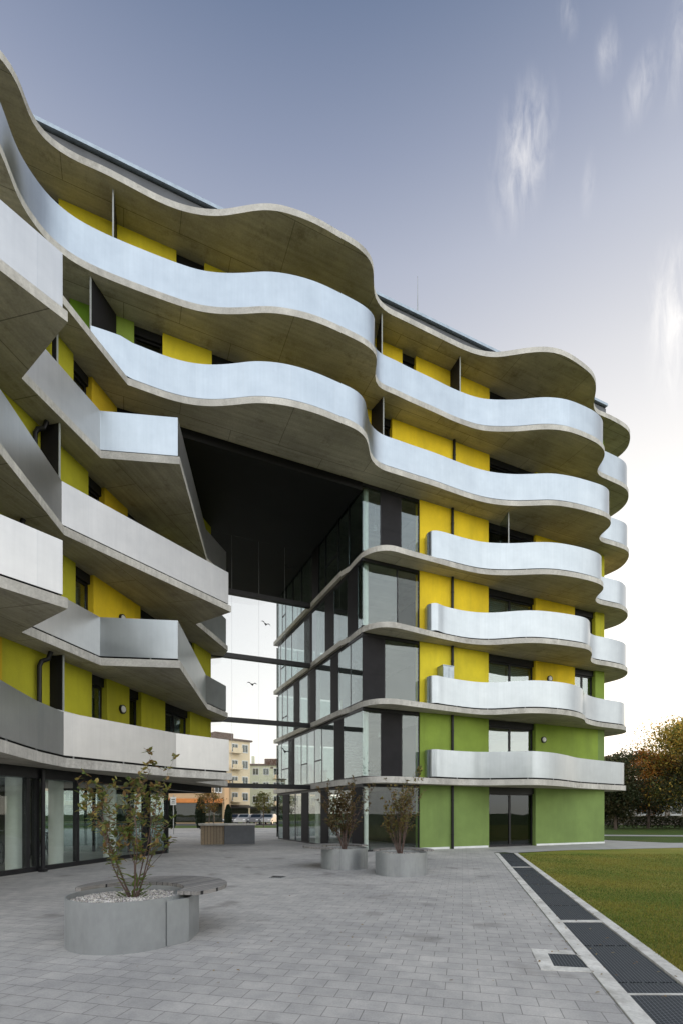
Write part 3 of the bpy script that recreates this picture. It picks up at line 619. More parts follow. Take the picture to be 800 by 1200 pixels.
for k in range(5):
    z0, z1 = fl(k); q = C0+U*.3+V*.38
    mb = MB(); mb.tube((q.x,q.y,z0+.003), (q.x,q.y,z1-.003), .13, n=24, caps=False); mb.build('round_column', M['column'], B, True)
    q = C0+U*.5+V*6.0
    mb = MB(); mb.tube((q.x,q.y,z0+.003), (q.x,q.y,z1-.003), .13, n=24, caps=False); mb.build('round_column', M['column'], B, True)
    # rear glazing of the wing
    mb = MB(); a = BL; mb.wall(tuple(BL+U*.1), tuple(BL+U*4.1), z0+.1, z1-.1, .0, .008); rp = mb.build('rear_glazing', M['glass'], B)
    mb = MB()
    for i in range(4): mb.box((BL.x+U.x*(.1+1.33*i), BL.y+U.y*(.1+1.33*i), (z0+z1)/2), (.06,.08,z1-z0-.2), math.atan2(U.y,U.x))
    mb.build('mullion', M['darkmetal'], rp)
# interior furnishing seen through the glazing: pendant lamps and stair flights
for k, x_, tt in ((1,2.2,1.0),(2,1.8,1.6),(4,2.0,1.2),(3,1.6,3.0)):
    q = C0+U*x_*.6+V*tt; zc = ZB[k+1]
    mb = MB(); mb.tube((q.x,q.y,zc-.002),(q.x,q.y,zc-.8),.006,n=6); mb.tube((q.x,q.y,zc-.8),(q.x,q.y,zc-1.0),.05,.09,n=14); mb.build('pendant_lamp', M['white'], B)
for k in (1, 0):
    mb = MB(); z0 = ZT[k]
    for i in range(14):
        q = C0+U*2.2+V*(3.2+i*.28); mb.box((q.x,q.y,z0+.15+i*.19), (1.1,.3,.05), math.atan2(U.y,U.x))
    a = C0+U*1.6+V*3.2; b = C0+U*1.6+V*7.1; mb.chain([(a.x,a.y,z0+1.05),(b.x,b.y,z0+3.5-.02)], .03, 8)
    if k: mb.build('staircase', M['post'], B)

# ---------------------------------------------------------------- beams and glass screen across the passage, with bird silhouettes
SC = C0+V*5.5; SL = SC-U*5.3
screen_z = [(3.02,5.86),(6.07,8.86),(9.07,11.86),(12.07,14.6)]
for k in (1, 2, 3, 4):
    mb = MB(); mb.wall(tuple(SL), tuple(SC-U*.13), ZB[k]+.0, ZB[k]+.21, -.12, .12); mb.build('cross_beam', M['darkmetal'], B)
    z0, z1 = screen_z[k-1]
    if k == 1: z0 = ZB[1]+.215
    z0 = ZB[k]+.215; z1 = (ZB[k+1] if k < 4 else 14.6)-.005
    mb = MB(); n = 4
    for i in range(n):
        a = SL.lerp(SC-U*.14, i/n); b = SL.lerp(SC-U*.14, (i+1)/n); mb.wall(tuple(a+U*.006), tuple(b-U*.006), z0, z1, -.005, .005)
    sc_ = mb.build('screen_glass', M['glassscreen'], B)
    mb = MB()
    for i in range(1, n): q = SL.lerp(SC-U*.14, i/n); mb.wall(tuple(q-U*.003), tuple(q+U*.003), z0, z1, .0, .008)
    mb.build('glass_joint', M['galv'], sc_)
def bird(xp, yp, span, tilt, parent):
    s = on_line(xp, SC, U); p = SC+U*s; z = EYE+(HY-yp)*p.y/F
    out = [(-1,.10),(-.7,.34),(-.42,.30),(-.15,.05),(0,.10),(.2,.02),(.45,.22),(.7,.18),(1,-.12),(.72,.02),(.45,.06),(.22,-.16),(.12,-.42),(.02,-.3),(-.12,-.2),(-.4,.12),(-.7,.2)]
    v = []; ca, sa = math.cos(tilt), math.sin(tilt)
    for a, b in out:
        a, b = a*ca-b*sa, a*sa+b*ca
        q = p+U*(a*span/2)-V*.02; v.append((q.x, q.y, z+b*span/2))
    obj('bird_sticker', v, [tuple(range(len(v)))], M['blackmat'], parent)
scr = [o for o in B.children if o.name.startswith('screen_glass')]
bird(311.5, 731, .52, R(-12), scr[2]); bird(295.5, 801.5, .52, R(4), scr[1]); bird(334, 880, .6, R(-18), scr[0]); bird(339, 665, .6, R(3), scr[3])

# ---------------------------------------------------------------- parapet, aerial, pipes, dividers, lamps
mb = MB(); pa = None
for a, b, z in ((C0-U*15.2-V*.05, C0+U*0.2-V*.05, 22.86), (C0+U*0.2+V*.05, C0+U*14.05+V*.05, 22.68)):
    mb = MB(); mb.wall(tuple(a), tuple(b), 21.052, z-.18, 0, .25)
    if z < 22.8: mb.wall(tuple(b+V*.01), tuple(b+V*10.5), 21.052, z-.18, .0, .25)
    pa = mb.build('roof_parapet', M['parapet'], B)
    mb = MB(); mb.wall(tuple(a), tuple(b), z-.12, z, -.12, .3)
    if z < 22.8: mb.wall(tuple(b+U*.12+V*.3), tuple(b+V*10.5+U*.12), z-.12, z, .0, .4)
    mb.build('coping', M['cap'], pa)
    mb = MB(); mb.wall(tuple(a), tuple(b), z-.179, z-.121, .04, .2); mb.build('shadow_gap', M['blackmat'], pa)
q = C0+U*su(498)+V*.6
mb = MB(); mb.tube((q.x,q.y,22.3),(q.x,q.y,23.6),.035,n=8); mb.tube((q.x,q.y,23.6),(q.x,q.y,25.0),.022,.012,n=6); q2 = q+U*.35
mb.chain([(q2.x,q2.y,22.4),(q2.x,q2.y,23.0),(q2.x+.12,q2.y,23.08),(q2.x+.2,q2.y,22.95)], .02, 6); mb.build('roof_aerial', M['galv'], B)
for k in range(0, 6):
    for x_, O_, D_, f_, Nn in ([(528.5, C0, U, su, Vector((U.y,-U.x)))] if k < 5 else [(530.5, C0, U, su, Vector((U.y,-U.x)))]):
        q = O_+D_*f_(x_)+Nn*.07; mb = MB(); mb.chain([(q.x,q.y,ZT[k]+.002),(q.x,q.y,ZB[k+1]-.003)], .06, 12)
        for zz in (.6, 2.1): mb.tube((q.x,q.y,ZT[k]+zz),(q.x,q.y,ZT[k]+zz+.04),.07,n=12)
        mb.build('downpipe', M['darkmetal'], B)
for k, x_ in ((1,42),(3,37),(2,8)):
    q = P0+W*rw(x_)+NW*.12; mb = MB(); zt = ZB[k+1]
    mb.chain([(q.x,q.y,ZT[k]+.002),(q.x,q.y,zt-.42),(q.x+.03,q.y+.05,zt-.28),(q.x+.16,q.y+.12,zt-.2),(q.x+.22,q.y+.14,zt-.003)], .06, 12); mb.build('downpipe', M['darkmetal'], B)
def fin(k, outer, inner, mt='greypanel'):
    a, b = Vector(outer), Vector(inner); mb = MB(); mb.wall(tuple(a), tuple(b), ZT[k]+.04, ZB[k+1]-.01, -.02, .02)
    o = mb.build('balcony_divider', M[mt], B)
    mb = MB(); d = (b-a).normalized(); mb.wall(tuple(a-d*.03), tuple(a-d*.002), ZT[k]+.003, ZB[k+1]-.004, -.022, .022); mb.build('divider_post', M['post'], o)
fin(5, pl(107,325,ZB[6]), C0+U*su(136)-V*.02)
fin(6, pl(133,223,ZB[7]), C0+U*(su(133)+.1)-V*.03)
fin(6, Vector(pl(541,414.5,ZB[7]))+V*.16, C0+U*su(527)-V*.02)
fin(6, (1.55,18.95), C0+U*su(441)-V*.02); fin(5, (1.62,19.2), C0+U*su(435)-V*.02)
fin(4, (7.35,21.65), C0+U*7.0-V*.02, 'glassfront')
for k, o_, i_ in ((4,(67,383),57),(3,(69.5,496),46),(1,(74,767.5),51)):
    a = Vector(pl(*o_, ZB[k+1])); r_ = (a-P0).dot(W); fin(k, a, P0+W*r_+NW*.01)
a = Vector(pl(4,195,ZB[6])); 
def wall_lamp(O_, D_, f_, Nn, x_, z):
    q = O_+D_*f_(x_)+Nn*.0; mb = MB(); mb.tube((q.x,q.y,z),(q.x+Nn.x*.07,q.y+Nn.y*.07,z),.15,n=24)
    o = mb.build('wall_lamp', M['darkmetal'], B); mb = MB(); mb.tube((q.x+Nn.x*.071,q.y+Nn.y*.071,z),(q.x+Nn.x*.1,q.y+Nn.y*.1,z),.115,.09,n=24); mb.build('diffuser', M['white'], o)
NU = Vector((U.y, -U.x))
wall_lamp(P0, W, rw, NW, 143, 5.0); wall_lamp(P0, W, rw, NW, 143, 8.0)
wall_lamp(C0, U, su, NU, 636, 5.08); wall_lamp(C0, U, su, NU, 643, 8.05)

# ---------------------------------------------------------------- small things on balconies
def cabinet(loc, sz, ang, label, mat, parts=True):
    t = thing('balcony_cabinet', loc, label, 'cabinet'); mb = MB(); mb.box((0,0,sz[2]/2), sz, ang); mb.box((0,0,sz[2]+.015), (sz[0]+.04, sz[1]+.04, .028), ang)
    mb.build('cabinet_body', mat, t); mb = MB(); ca = Vector((math.cos(ang), math.sin(ang))); nn = Vector((ca.y, -ca.x))
    for s_ in (-.25, .25):
        c = ca*s_*sz[0]+nn*(sz[1]/2+.008); mb.box((c.x,c.y,sz[2]/2), (sz[0]*.46, .014, sz[2]*.9), ang)
    mb.build('door', M['cap'], t); return t
q = C0+U*su(517.5)+NU*.26
cabinet((q.x, q.y, ZT[2]+.002), (.56,.4,1.74), math.atan2(U.y,U.x), 'grey metal cabinet rising above a balcony railing beside yellow wall', M['cap'])
q = P0+W*(rw(56)-.1)+NW*.30
t = thing('storage_box', (q.x, q.y, ZT[1]+.002), 'white storage box standing behind the grey balcony railing on left', 'storage box')
mb = MB(); an = math.atan2(W.y, W.x); mb.box((0,0,.62), (1.5,.35,1.24), an); mb.build('box_body', M['white'], t)
mb = MB(); mb.box((0,0,1.27), (1.56,.4,.05), an); mb.build('lid', M['white'], t)

# ---------------------------------------------------------------- ground
def sheet(name, poly, z, mat): 
    o = obj(name, [(p[0], p[1], z) for p in poly], [tuple(range(len(poly)))], mat); return struct(o)
sheet('ground', [(-900,-300),(900,-300),(900,1500),(-900,1500)], -.02, M['lawnfar'])
WD = Vector((.2385,.971)).normalized()
def dr(off, y):       # point on the drain line family: off metres right of its inner left edge
    n = Vector((WD.y, -WD.x)); o = Vector((2.30,3.61))+n*off; t = (y-o.y)/WD.y; return tuple(o+WD*t)
sheet('paving', [(-40,-40), dr(-.16,-40), dr(-.16,19.35), (14,22.2),(16,40),(2,50),(-10,52),(-40,45)], 0, M['paving'])
sheet('street', [(-120,57),(60,66),(60,78),(-120,69)], -.010, M['asphalt'])
sheet('far_pavement', [(-120,69.2),(60,78.2),(60,81),(-120,72)], -.006, M['path'])
sheet('verge', [(-40,45),(-10,52),(2,50),(4,54),(-40,52)], -.012, M['lawnfar'])
sheet('lawn', [dr(.71,-20),(30,-20),(60,24.5),(20,23.2),(9.5,20.6),dr(.71,19.05)], -.004, M['lawn'])
sheet('path', [dr(.5,19.1),(9.5,20.6),(20,23.2),(60,24.5),(60,26.2),(17,25.6),(15.2,28),(15.2,30),(11,24),(6,20.8)], .004, M['path'])
sheet('side_path', [(12,34.6),(60,27.3),(60,29),(13,36.5)], -.008, M['path'])
# drain channel
D = thing('drain_channel', (0,0,0), 'long drain channel with dark mesh gratings between pale kerbs along the lawn', 'drain')
mb = MB()
for o0, o1 in ((-.15,0.0),(.56,.70)):
    y = -6.0
    while y < 19.0:
        y1 = min(y+1.0, 19.05); p = [dr(o0,y+.004), dr(o1,y+.004), dr(o1,y1-.004), dr(o0,y1-.004)]
        mb.prism([tuple(q) for q in p], -.05, .012); y = y1
mb.build('kerb', M['kerb'], D)
y = -5.5; i = 0
while y < 18.9:
    y1 = min(y+1.25, 19.0); mb = MB(); mb.prism([dr(.018,y+.02), dr(.542,y+.02), dr(.542,y1-.02), dr(.018,y1-.02)], -.05, -.004+.003*(i % 2)); mb.build('grating', M['grate'], D); y = y1; i += 1
mb = MB()
for yy in (7.03, 14.1, 4.2): 
    h = .06 if yy != 4.2 else .018
    mb.prism([dr(.001,yy-h), dr(.559,yy-h), dr(.559,yy+h), dr(.001,yy+h)], -.05, .008 if yy != 4.2 else .004)
mb.build('cross_bar', M['kerb'], D)
mb = MB(); mb.prism([dr(-.1,-6), dr(.65,-6), dr(.65,19), dr(-.1,19)], -.09, -.052); mb.build('channel_bed', M['blackmat'], D)
# inspection cover
I = thing('inspection_cover', (0,0,0), 'square dark inspection cover in a pale concrete frame beside the drain', 'inspection cover')
oc = [pl(621.5,1112,0), pl(669.5,1114.5,0), pl(696.5,1140,0), pl(633.5,1137,0)]; ic = [pl(641,1117.5,0), pl(677,1119,0), pl(692,1135,0), pl(648.5,1132.5,0)]
mb = MB()
for i in range(4):
    j = (i+1) % 4; mb.prism([oc[i], oc[j], ic[j], ic[i]], -.03, .006)
mb.build('frame', M['kerb'], I); mb = MB(); mb.prism(ic, -.03, -.003+.005); mb.build('cover', M['grate'], I)
G = thing('floor_grate', (*pl(325,1028,0), 0), 'small rusty floor grate set in the paving before the passage', 'grate')
mb = MB(); mb.box((0,0,.002), (.34,.34,.012), R(-14)); mb.build('frame', M['galv'], G)
mb = MB()
for i in range(7): mb.box(((-.135+i*.045)*math.cos(R(-14)), (-.135+i*.045)*math.sin(R(-14)), .011), (.02,.28,.008), R(-14))
mb.build('bars', M['darkmetal'], G)

# ---------------------------------------------------------------- planters
def arc(cx, cy, r, a0, a1, n): return [(cx+r*math.cos(a0+(a1-a0)*i/n), cy+r*math.sin(a0+(a1-a0)*i/n)) for i in range(n+1)]
def tub_wall(mb, path, h, th=.02):
    p = [Vector(q) for q in path]; q = [Vector(a) for a in path]
    n = len(p); cx = sum(a.x for a in p)/n; cy = sum(a.y for a in p)/n
    inn = [Vector((cx,cy)).lerp(a, 1-th/ (a-Vector((cx,cy))).length) for a in p]
    for i in range(n):
        j = (i+1) % n
        mb.hexa([(p[i].x,p[i].y,.0),(p[j].x,p[j].y,.0),(inn[j].x,inn[j].y,.0),(inn[i].x,inn[i].y,.0),(p[i].x,p[i].y,h),(p[j].x,p[j].y,h),(inn[j].x,inn[j].y,h),(inn[i].x,inn[i].y,h)])
def seat_mesh(mb, sc, sr, tc, trr, a0, a1, z, th=.045, n=44):
    outer = arc(sc[0], sc[1], sr, a0, a1, n); k = len(mb.v)
    inner = []
    for x, y in outer:
        d = Vector((x-tc[0], y-tc[1])); L = d.length; d.normalize()
        rr = min(trr, L-.02) ; inner.append((tc[0]+d.x*rr, tc[1]+d.y*rr))
    for i in range(n):
        o0, o1, i0, i1 = outer[i], outer[i+1], inner[i], inner[i+1]
        mb.hexa([(*o0,z-th),(*o1,z-th),(*i1,z-th),(*i0,z-th),(*o0,z),(*o1,z),(*i1,z),(*i0,z)])
def gravel(name, parent, c, r, z, count, seed):
    rnd = random.Random(seed); v = []; f = []; tt = []
    base = [(1,0,0),(-1,0,0),(0,1,0),(0,-1,0),(0,0,1),(0,0,-1)]; fs = [(0,2,4),(2,1,4),(1,3,4),(3,0,4),(2,0,5),(1,2,5),(3,1,5),(0,3,5)]
    n = 40; k = 0; v.append((c[0],c[1],z)); tt.append((.2,.18,.16))
    for i in range(n): a = 2*math.pi*i/n; v.append((c[0]+r*math.cos(a), c[1]+r*math.sin(a), z)); tt.append((.2,.18,.16))
    for i in range(n): f.append((0, 1+i, 1+(i+1) % n))
    for _ in range(count):
        a = rnd.random()*2*math.pi; rr = r*math.sqrt(rnd.random())*.99; s = rnd.uniform(.008,.017); k = len(v)
        g = rnd.choice([.62,.5,.42,.3,.68,.2]); col = (g, g*rnd.uniform(.9,.98), g*rnd.uniform(.8,.95)); e = Matrix.Rotation(rnd.random()*6, 3, Vector((rnd.random(),rnd.random(),rnd.random()+.1)).normalized())
        for b in base:
            q = e@Vector((b[0]*s*rnd.uniform(.8,1.3), b[1]*s*rnd.uniform(.7,1.1), b[2]*s*.8)); v.append((c[0]+rr*math.cos(a)+q.x, c[1]+rr*math.sin(a)+q.y, z+s*.5+q.z)); tt.append(col)
        for q in fs: f.append(tuple(k+i for i in q))
    return obj(name, v, f, M['gravel'], parent, tints=tt)
# near planter
t = thing('planter', (-2.62,6.03,0), 'large galvanised steel planter nearest the camera, with curved grey board seat', 'planter', None)
mb = MB(); big = arc(0,0,.68,R(-22),R(338),72)[:-1]; tub_wall(mb, big, .57); mb.build('steel_tub', M['galv'], t, False)
for f_ in t.children[-1].data.polygons: pass
mb = MB(); mb.prism([(.60,-.34),(.78,-.1),(.76,.40),(.45,.62),(.45,.30),(.66,0)], .001, .53); mb.build('seat_base', M['galv'], t)
mb = MB(); mb.tube((.632,-.258,.0),(.632,-.258,.57),.008,n=6); mb.build('seam', M['galv'], t)
gravel('gravel', t, (0,0), .655, .50, 4200, 3)
mb = MB(); seat_mesh(mb, (.17,.40), .93, (0,0), .66, R(-38), R(196), .615); mb.build('seat', M['wood'], t)
# middle planters before the glazed corner
def small_planter(x, y, label, seat, seed):
    t = thing('planter', (x,y,0), label, 'planter')
    mb = MB(); big = arc(0,0,.66,0,2*math.pi,56)[:-1]; tub_wall(mb, big, .57); mb.build('steel_tub', M['galv'], t)
    mb = MB(); mb.prism([(-.3,.45),(-.2,.95),(.55,.95),(.62,.35)], .001, .53); mb.build('seat_base', M['galv'], t)
    for a in (-100, -35): mb = MB(); mb.tube((.663*math.cos(R(a)),.663*math.sin(R(a)),.0),(.663*math.cos(R(a)),.663*math.sin(R(a)),.57),.007,n=6); mb.build('seam', M['galv'], t)
    gravel('gravel', t, (0,0), .63, .50, 1500, seed)
    if seat:
        mb = MB(); seat_mesh(mb, (-.22,.25), .98, (0,0), .64, R(20), R(262), .615, n=36); mb.build('seat', M['wood'], t)
    else:
        mb = MB(); seat_mesh(mb, (.1,.4), .8, (0,0), .64, R(-8), R(190), .60, n=36); mb.build('seat', M['wood'], t)
small_planter(.08, 14.0, 'steel planter at the glazed corner whose round seat juts out left', True, 5)
small_planter(1.52, 12.55, 'round steel planter standing in front of the first green wall', False, 6)
# counter block at the far end of the passage
t = thing('bench_block', (*pl(263,989,0), 0), 'long block with pale timber end and dark side at the passage end', 'block')
mb = MB(); an = R(-2); mb.box((-.55,.1,.47), (1.25,1.1,.94), R(18)); mb.build('timber_end', M['woodpale'], t)
mb = MB(); mb.box((.62,.45,.47), (1.5,1.3,.94), R(18)); mb.build('dark_side', M['parapet'], t)
mb = MB(); mb.box((.05,.35,.985), (2.75,1.55,.08), R(18)); mb.build('top_slab', M['kerb'], t)

# ---------------------------------------------------------------- plants
def add_leaf(v, f, tt, p, d, up, L, w, col, rnd):
    d = d.normalized(); s = d.cross(up); s = s.normalized() if s.length > 1e-4 else d.orthogonal().normalized(); n = s.cross(d)
    k = len(v)
    pts = [p, p+d*L*.3+s*w*.5+n*.0, p+d*L*.65+s*w*.42-n*L*.05, p+d*L-n*L*.14, p+d*L*.65-s*w*.42-n*L*.05, p+d*L*.3-s*w*.5]
    mid = [p+d*L*.35-n*L*.06, p+d*L*.68-n*L*.12]
    for q in pts+mid: v.append(tuple(q)); c = rnd.uniform(.85,1.15); tt.append((col[0]*c, col[1]*c, col[2]*c))
    f.append((k,k+1,k+6)); f.append((k+1,k+2,k+7,k+6)); f.append((k+2,k+3,k+7)); f.append((k+3,k+4,k+7)); f.append((k+4,k+5,k+6,k+7)); f.append((k+5,k,k+6))
def shrub(loc, h, spread, seed, label, pal, leafL, nst=9, dens=1.0, lean=(0,0), lowgreen=True):
    rnd = random.Random(seed); t = thing('shrub', loc, label, 'shrub'); mb = MB(); v = []; f = []; tt = []
    def rv(): return Vector((rnd.uniform(-1,1), rnd.uniform(-1,1), rnd.uniform(-.5,1)))
    def leafs(p, d, n, sc=1):
        for _ in range(n):
            dd = (d*.3+rv()).normalized(); dd.z -= .15
            add_leaf(v, f, tt, p+rv()*.015, dd, Vector((rnd.uniform(-.3,.3),rnd.uniform(-.3,.3),1)), leafL*rnd.uniform(.55,1.15)*sc, leafL*rnd.uniform(.35,.55)*sc, rnd.choice(pal), rnd)
    def branch(p, d, L, r, lev):
        n = 6; pts = [p]; 
        for i in range(n):
            d = (d+rv()*.12+Vector((0,0,.05))).normalized(); p = p+d*L/n; pts.append(p)
        mb.chain(pts, [r*(1-.75*i/n) for i in range(n+1)], 6 if lev < 2 else 4)
        for i in range(1, n+1):
            hh = pts[i].z/h
            if lev < 2 and i > 1 and rnd.random() < (.75 if lev == 0 else .5):
                a = rnd.uniform(0, 2*math.pi); side = Vector((math.cos(a), math.sin(a), rnd.uniform(.3,1.1)))
                branch(pts[i], (d*.6+side).normalized(), L*rnd.uniform(.28,.5), r*.45, lev+1)
            if (lev > 0 or i > n*.45): 
                if rnd.random() < .62*dens: leafs(pts[i], d, rnd.choice([1,2,3]))
        leafs(pts[-1], d, rnd.choice([3,4,5]))
    for i in range(nst):
        a = 2*math.pi*(i+rnd.random()*.6)/nst; o = rnd.uniform(.1,1)
        d = Vector((math.cos(a)*spread*o+lean[0], math.sin(a)*spread*o*.8+lean[1], 1)).normalized()
        branch(Vector((math.cos(a)*.05, math.sin(a)*.05, 0)), d, h*rnd.uniform(.62,1.0), .011, 0)
    if lowgreen:
        for _ in range(int(60*dens)):
            a = rnd.random()*6.28; rr = rnd.uniform(0,.16); dd = Vector((math.cos(a), math.sin(a), rnd.uniform(.2,1.2)))
            add_leaf(v, f, tt, Vector((math.cos(a)*rr, math.sin(a)*rr, rnd.uniform(0,.28))), dd, Vector((0,0,1)), leafL*rnd.uniform(.9,1.5), leafL*.5, rnd.choice(pal[:2]), rnd)
    mb.build('stems', M['twig'], t, True)
    obj('foliage', v, f, M['leaf'], t, tints=tt)
    return t
GP = [(.13,.19,.045),(.17,.21,.05),(.24,.24,.07),(.27,.17,.07),(.2,.13,.06),(.33,.26,.07),(.15,.17,.06)]
shrub((-2.58,6.1,.5), 1.42, .62, 12, 'sparse autumn shrub with reddish stems growing in the nearest planter', GP, .092, 8, .9)
shrub((.08,14.0,.5), 1.45, .34, 21, 'upright browning shrub in the planter at the glazed corner', [(.17,.13,.06),(.13,.13,.05),(.23,.15,.06),(.16,.10,.055)], .085, 16, 1.6, lowgreen=False)
shrub((1.5,12.6,.5), 1.55, .48, 31, 'shrub with fanned bare stems in the planter before the green wall', [(.2,.19,.06),(.15,.15,.05),(.3,.22,.07),(.19,.12,.06)], .085, 13, 1.0, (-.05,0), False)
def tree(loc, h, cw, seed, label, pal, trunk_h=.3, leaves=5000, leaf=.22, group=None, name='tree', cat='tree', shape=1.0, clump=.9, tr=.16, low=None):
    rnd = random.Random(seed); t = thing(name, loc, label, cat, group); mb = MB(); tips = []
    def g(): return Vector((rnd.gauss(0,1), rnd.gauss(0,1), rnd.gauss(0,1)))
    top = Vector((rnd.uniform(-.03,.03)*h, rnd.uniform(-.03,.03)*h, h*.86)); n = 8
    tk = [Vector((0,0,-.05))+(top)*(i/n)+Vector((rnd.uniform(-.1,.1), rnd.uniform(-.1,.1), 0))*(tr*3 if i else 0) for i in range(n+1)]
    mb.chain(tk, [tr*(1-.85*i/n) for i in range(n+1)], 9)
    nb = 26
    for i in range(nb):
        u = trunk_h+(1-trunk_h)*(.02+.9*(i/nb)); p = tk[0].lerp(top, u/ .98 if u < .98 else 1); a = i*2.4+rnd.uniform(-.4,.4)
        prof = math.sin(math.pi*min(1, max(0.08, ((u-trunk_h)/(1-trunk_h))*.82+.16)))**.7
        L = cw*.5*prof*rnd.uniform(.65,1.15)*shape; d = Vector((math.cos(a), math.sin(a), rnd.uniform(.15,.7))).normalized()
        pts = [p]; q = p
        for j in range(4): d = (d+g()*.12+Vector((0,0,.08))).normalized(); q = q+d*L/4; pts.append(q); 
        mb.chain(pts, [tr*.35*(1-.2*j) for j in range(5)], 5)
        for j in (2,3,4): tips.append((pts[j], L*.34+cw*.03))
        if L > .5:
            for _ in range(2):
                a2 = a+rnd.uniform(-1.1,1.1); e = pts[2]+Vector((math.cos(a2), math.sin(a2), rnd.uniform(.1,.6)))*L*.45; mb.chain([pts[2], (pts[2]+e)/2+g()*.04*L, e], [tr*.2,tr*.13,tr*.05], 4); tips.append((e, L*.32+cw*.03))
    tips.append((top, cw*.12))
    v = []; f = []; tt = []; per = max(1, leaves//len(tips))
    for p, r in tips:
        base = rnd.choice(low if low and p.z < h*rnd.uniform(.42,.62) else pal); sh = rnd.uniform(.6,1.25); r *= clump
        for _ in range(int(per*rnd.uniform(.5,1.5))):
            o = g(); o = o*(r*.55); o = o*min(1, 1.15*r/max(1e-4, o.length)); o.z *= .75; q = p+o
            if q.z < h*trunk_h*.8: continue
            c = base if rnd.random() < .75 else rnd.choice(pal); s = leaf*rnd.uniform(.5,1.2); ax = g().normalized(); bx = ax.orthogonal().normalized(); cx_ = ax.cross(bx)
            ang = rnd.random()*6.28; e1 = bx*math.cos(ang)+cx_*math.sin(ang); e2 = ax.cross(e1); k = len(v)
            for w_ in (q-e1*s*.5, q+e2*s*.32, q+e1*s*.5, q-e2*s*.32): v.append(tuple(w_))
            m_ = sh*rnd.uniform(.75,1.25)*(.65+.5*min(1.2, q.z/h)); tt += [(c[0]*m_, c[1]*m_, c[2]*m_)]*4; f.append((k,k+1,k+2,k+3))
    mb.build('trunk', M['bark'], t, True); obj('crown', v, f, M['leaf'], t, tints=tt); return t
AU = [(.2,.2,.04),(.45,.33,.06),(.62,.38,.07),(.52,.38,.08),(.17,.18,.04)]
OR = [(.55,.22,.05),(.6,.28,.06),(.46,.2,.05),(.33,.22,.05)]
DK = [(.05,.065,.025),(.07,.08,.03),(.045,.06,.025),(.10,.09,.035)]
GR = [(.06,.08,.025),(.09,.10,.03),(.05,.07,.025)]
tg = None
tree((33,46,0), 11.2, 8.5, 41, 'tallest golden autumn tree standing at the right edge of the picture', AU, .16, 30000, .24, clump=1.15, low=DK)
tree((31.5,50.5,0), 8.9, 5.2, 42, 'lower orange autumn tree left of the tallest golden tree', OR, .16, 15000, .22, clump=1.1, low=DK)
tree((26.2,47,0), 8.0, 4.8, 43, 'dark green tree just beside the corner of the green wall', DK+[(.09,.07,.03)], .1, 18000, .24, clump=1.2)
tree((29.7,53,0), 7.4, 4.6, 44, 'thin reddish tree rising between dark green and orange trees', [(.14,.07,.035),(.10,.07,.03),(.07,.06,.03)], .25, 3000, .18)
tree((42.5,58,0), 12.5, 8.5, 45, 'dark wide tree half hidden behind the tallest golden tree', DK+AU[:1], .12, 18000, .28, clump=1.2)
# hedge along the garden house
def hedge(a, b, w, h, n, pal, label, seed, leaf=.16):
    rnd = random.Random(seed); v = []; f = []; tt = []; A_, B_ = Vector(a), Vector(b); d = (B_-A_); nn = Vector((-d.y, d.x)).normalized()
    for _ in range(n):
        u = rnd.random(); hh = h*(.75+.35*noise.noise(Vector((u*d.length*.5, seed, 0)))); z = hh*rnd.random()**.6; o = rnd.gauss(0, w*.28)*(1-.3*z/hh)
        p = A_+d*u+nn*o; q = Vector((p.x, p.y, max(.03, z))); c = rnd.choice(pal); s = leaf*rnd.uniform(.6,1.3)
        ax = Vector((rnd.gauss(0,1), rnd.gauss(0,1), rnd.gauss(0,1))).normalized(); e1 = ax.orthogonal().normalized(); e2 = ax.cross(e1); k = len(v)
        for w_ in (q-e1*s*.5, q+e2*s*.35, q+e1*s*.5, q-e2*s*.35): v.append(tuple(w_))
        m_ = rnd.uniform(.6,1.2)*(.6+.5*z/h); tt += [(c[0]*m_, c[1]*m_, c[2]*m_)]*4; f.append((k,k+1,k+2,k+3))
    t = thing('hedge', (0,0,0), label, 'hedge'); obj('hedge_leaves', v, f, M['leaf'], t, tints=tt)
    mb = MB()
    for i in range(int(d.length/1.2)): p = A_+d*((i+.5)/int(d.length/1.2)); mb.tube((p.x,p.y,-.02),(p.x,p.y,h*.7),.04,.02,n=5)
    mb.build('stems', M['bark'], t)
hedge((20.5,53), (44,50), 2.4, 1.7, 15000, DK, 'dark clipped hedge running in front of the low white windowed house', 5)
hedge((34,44.5), (48,44), 2.4, 1.9, 7000, DK, 'darker bushy hedge at the foot of the tallest golden tree', 8)

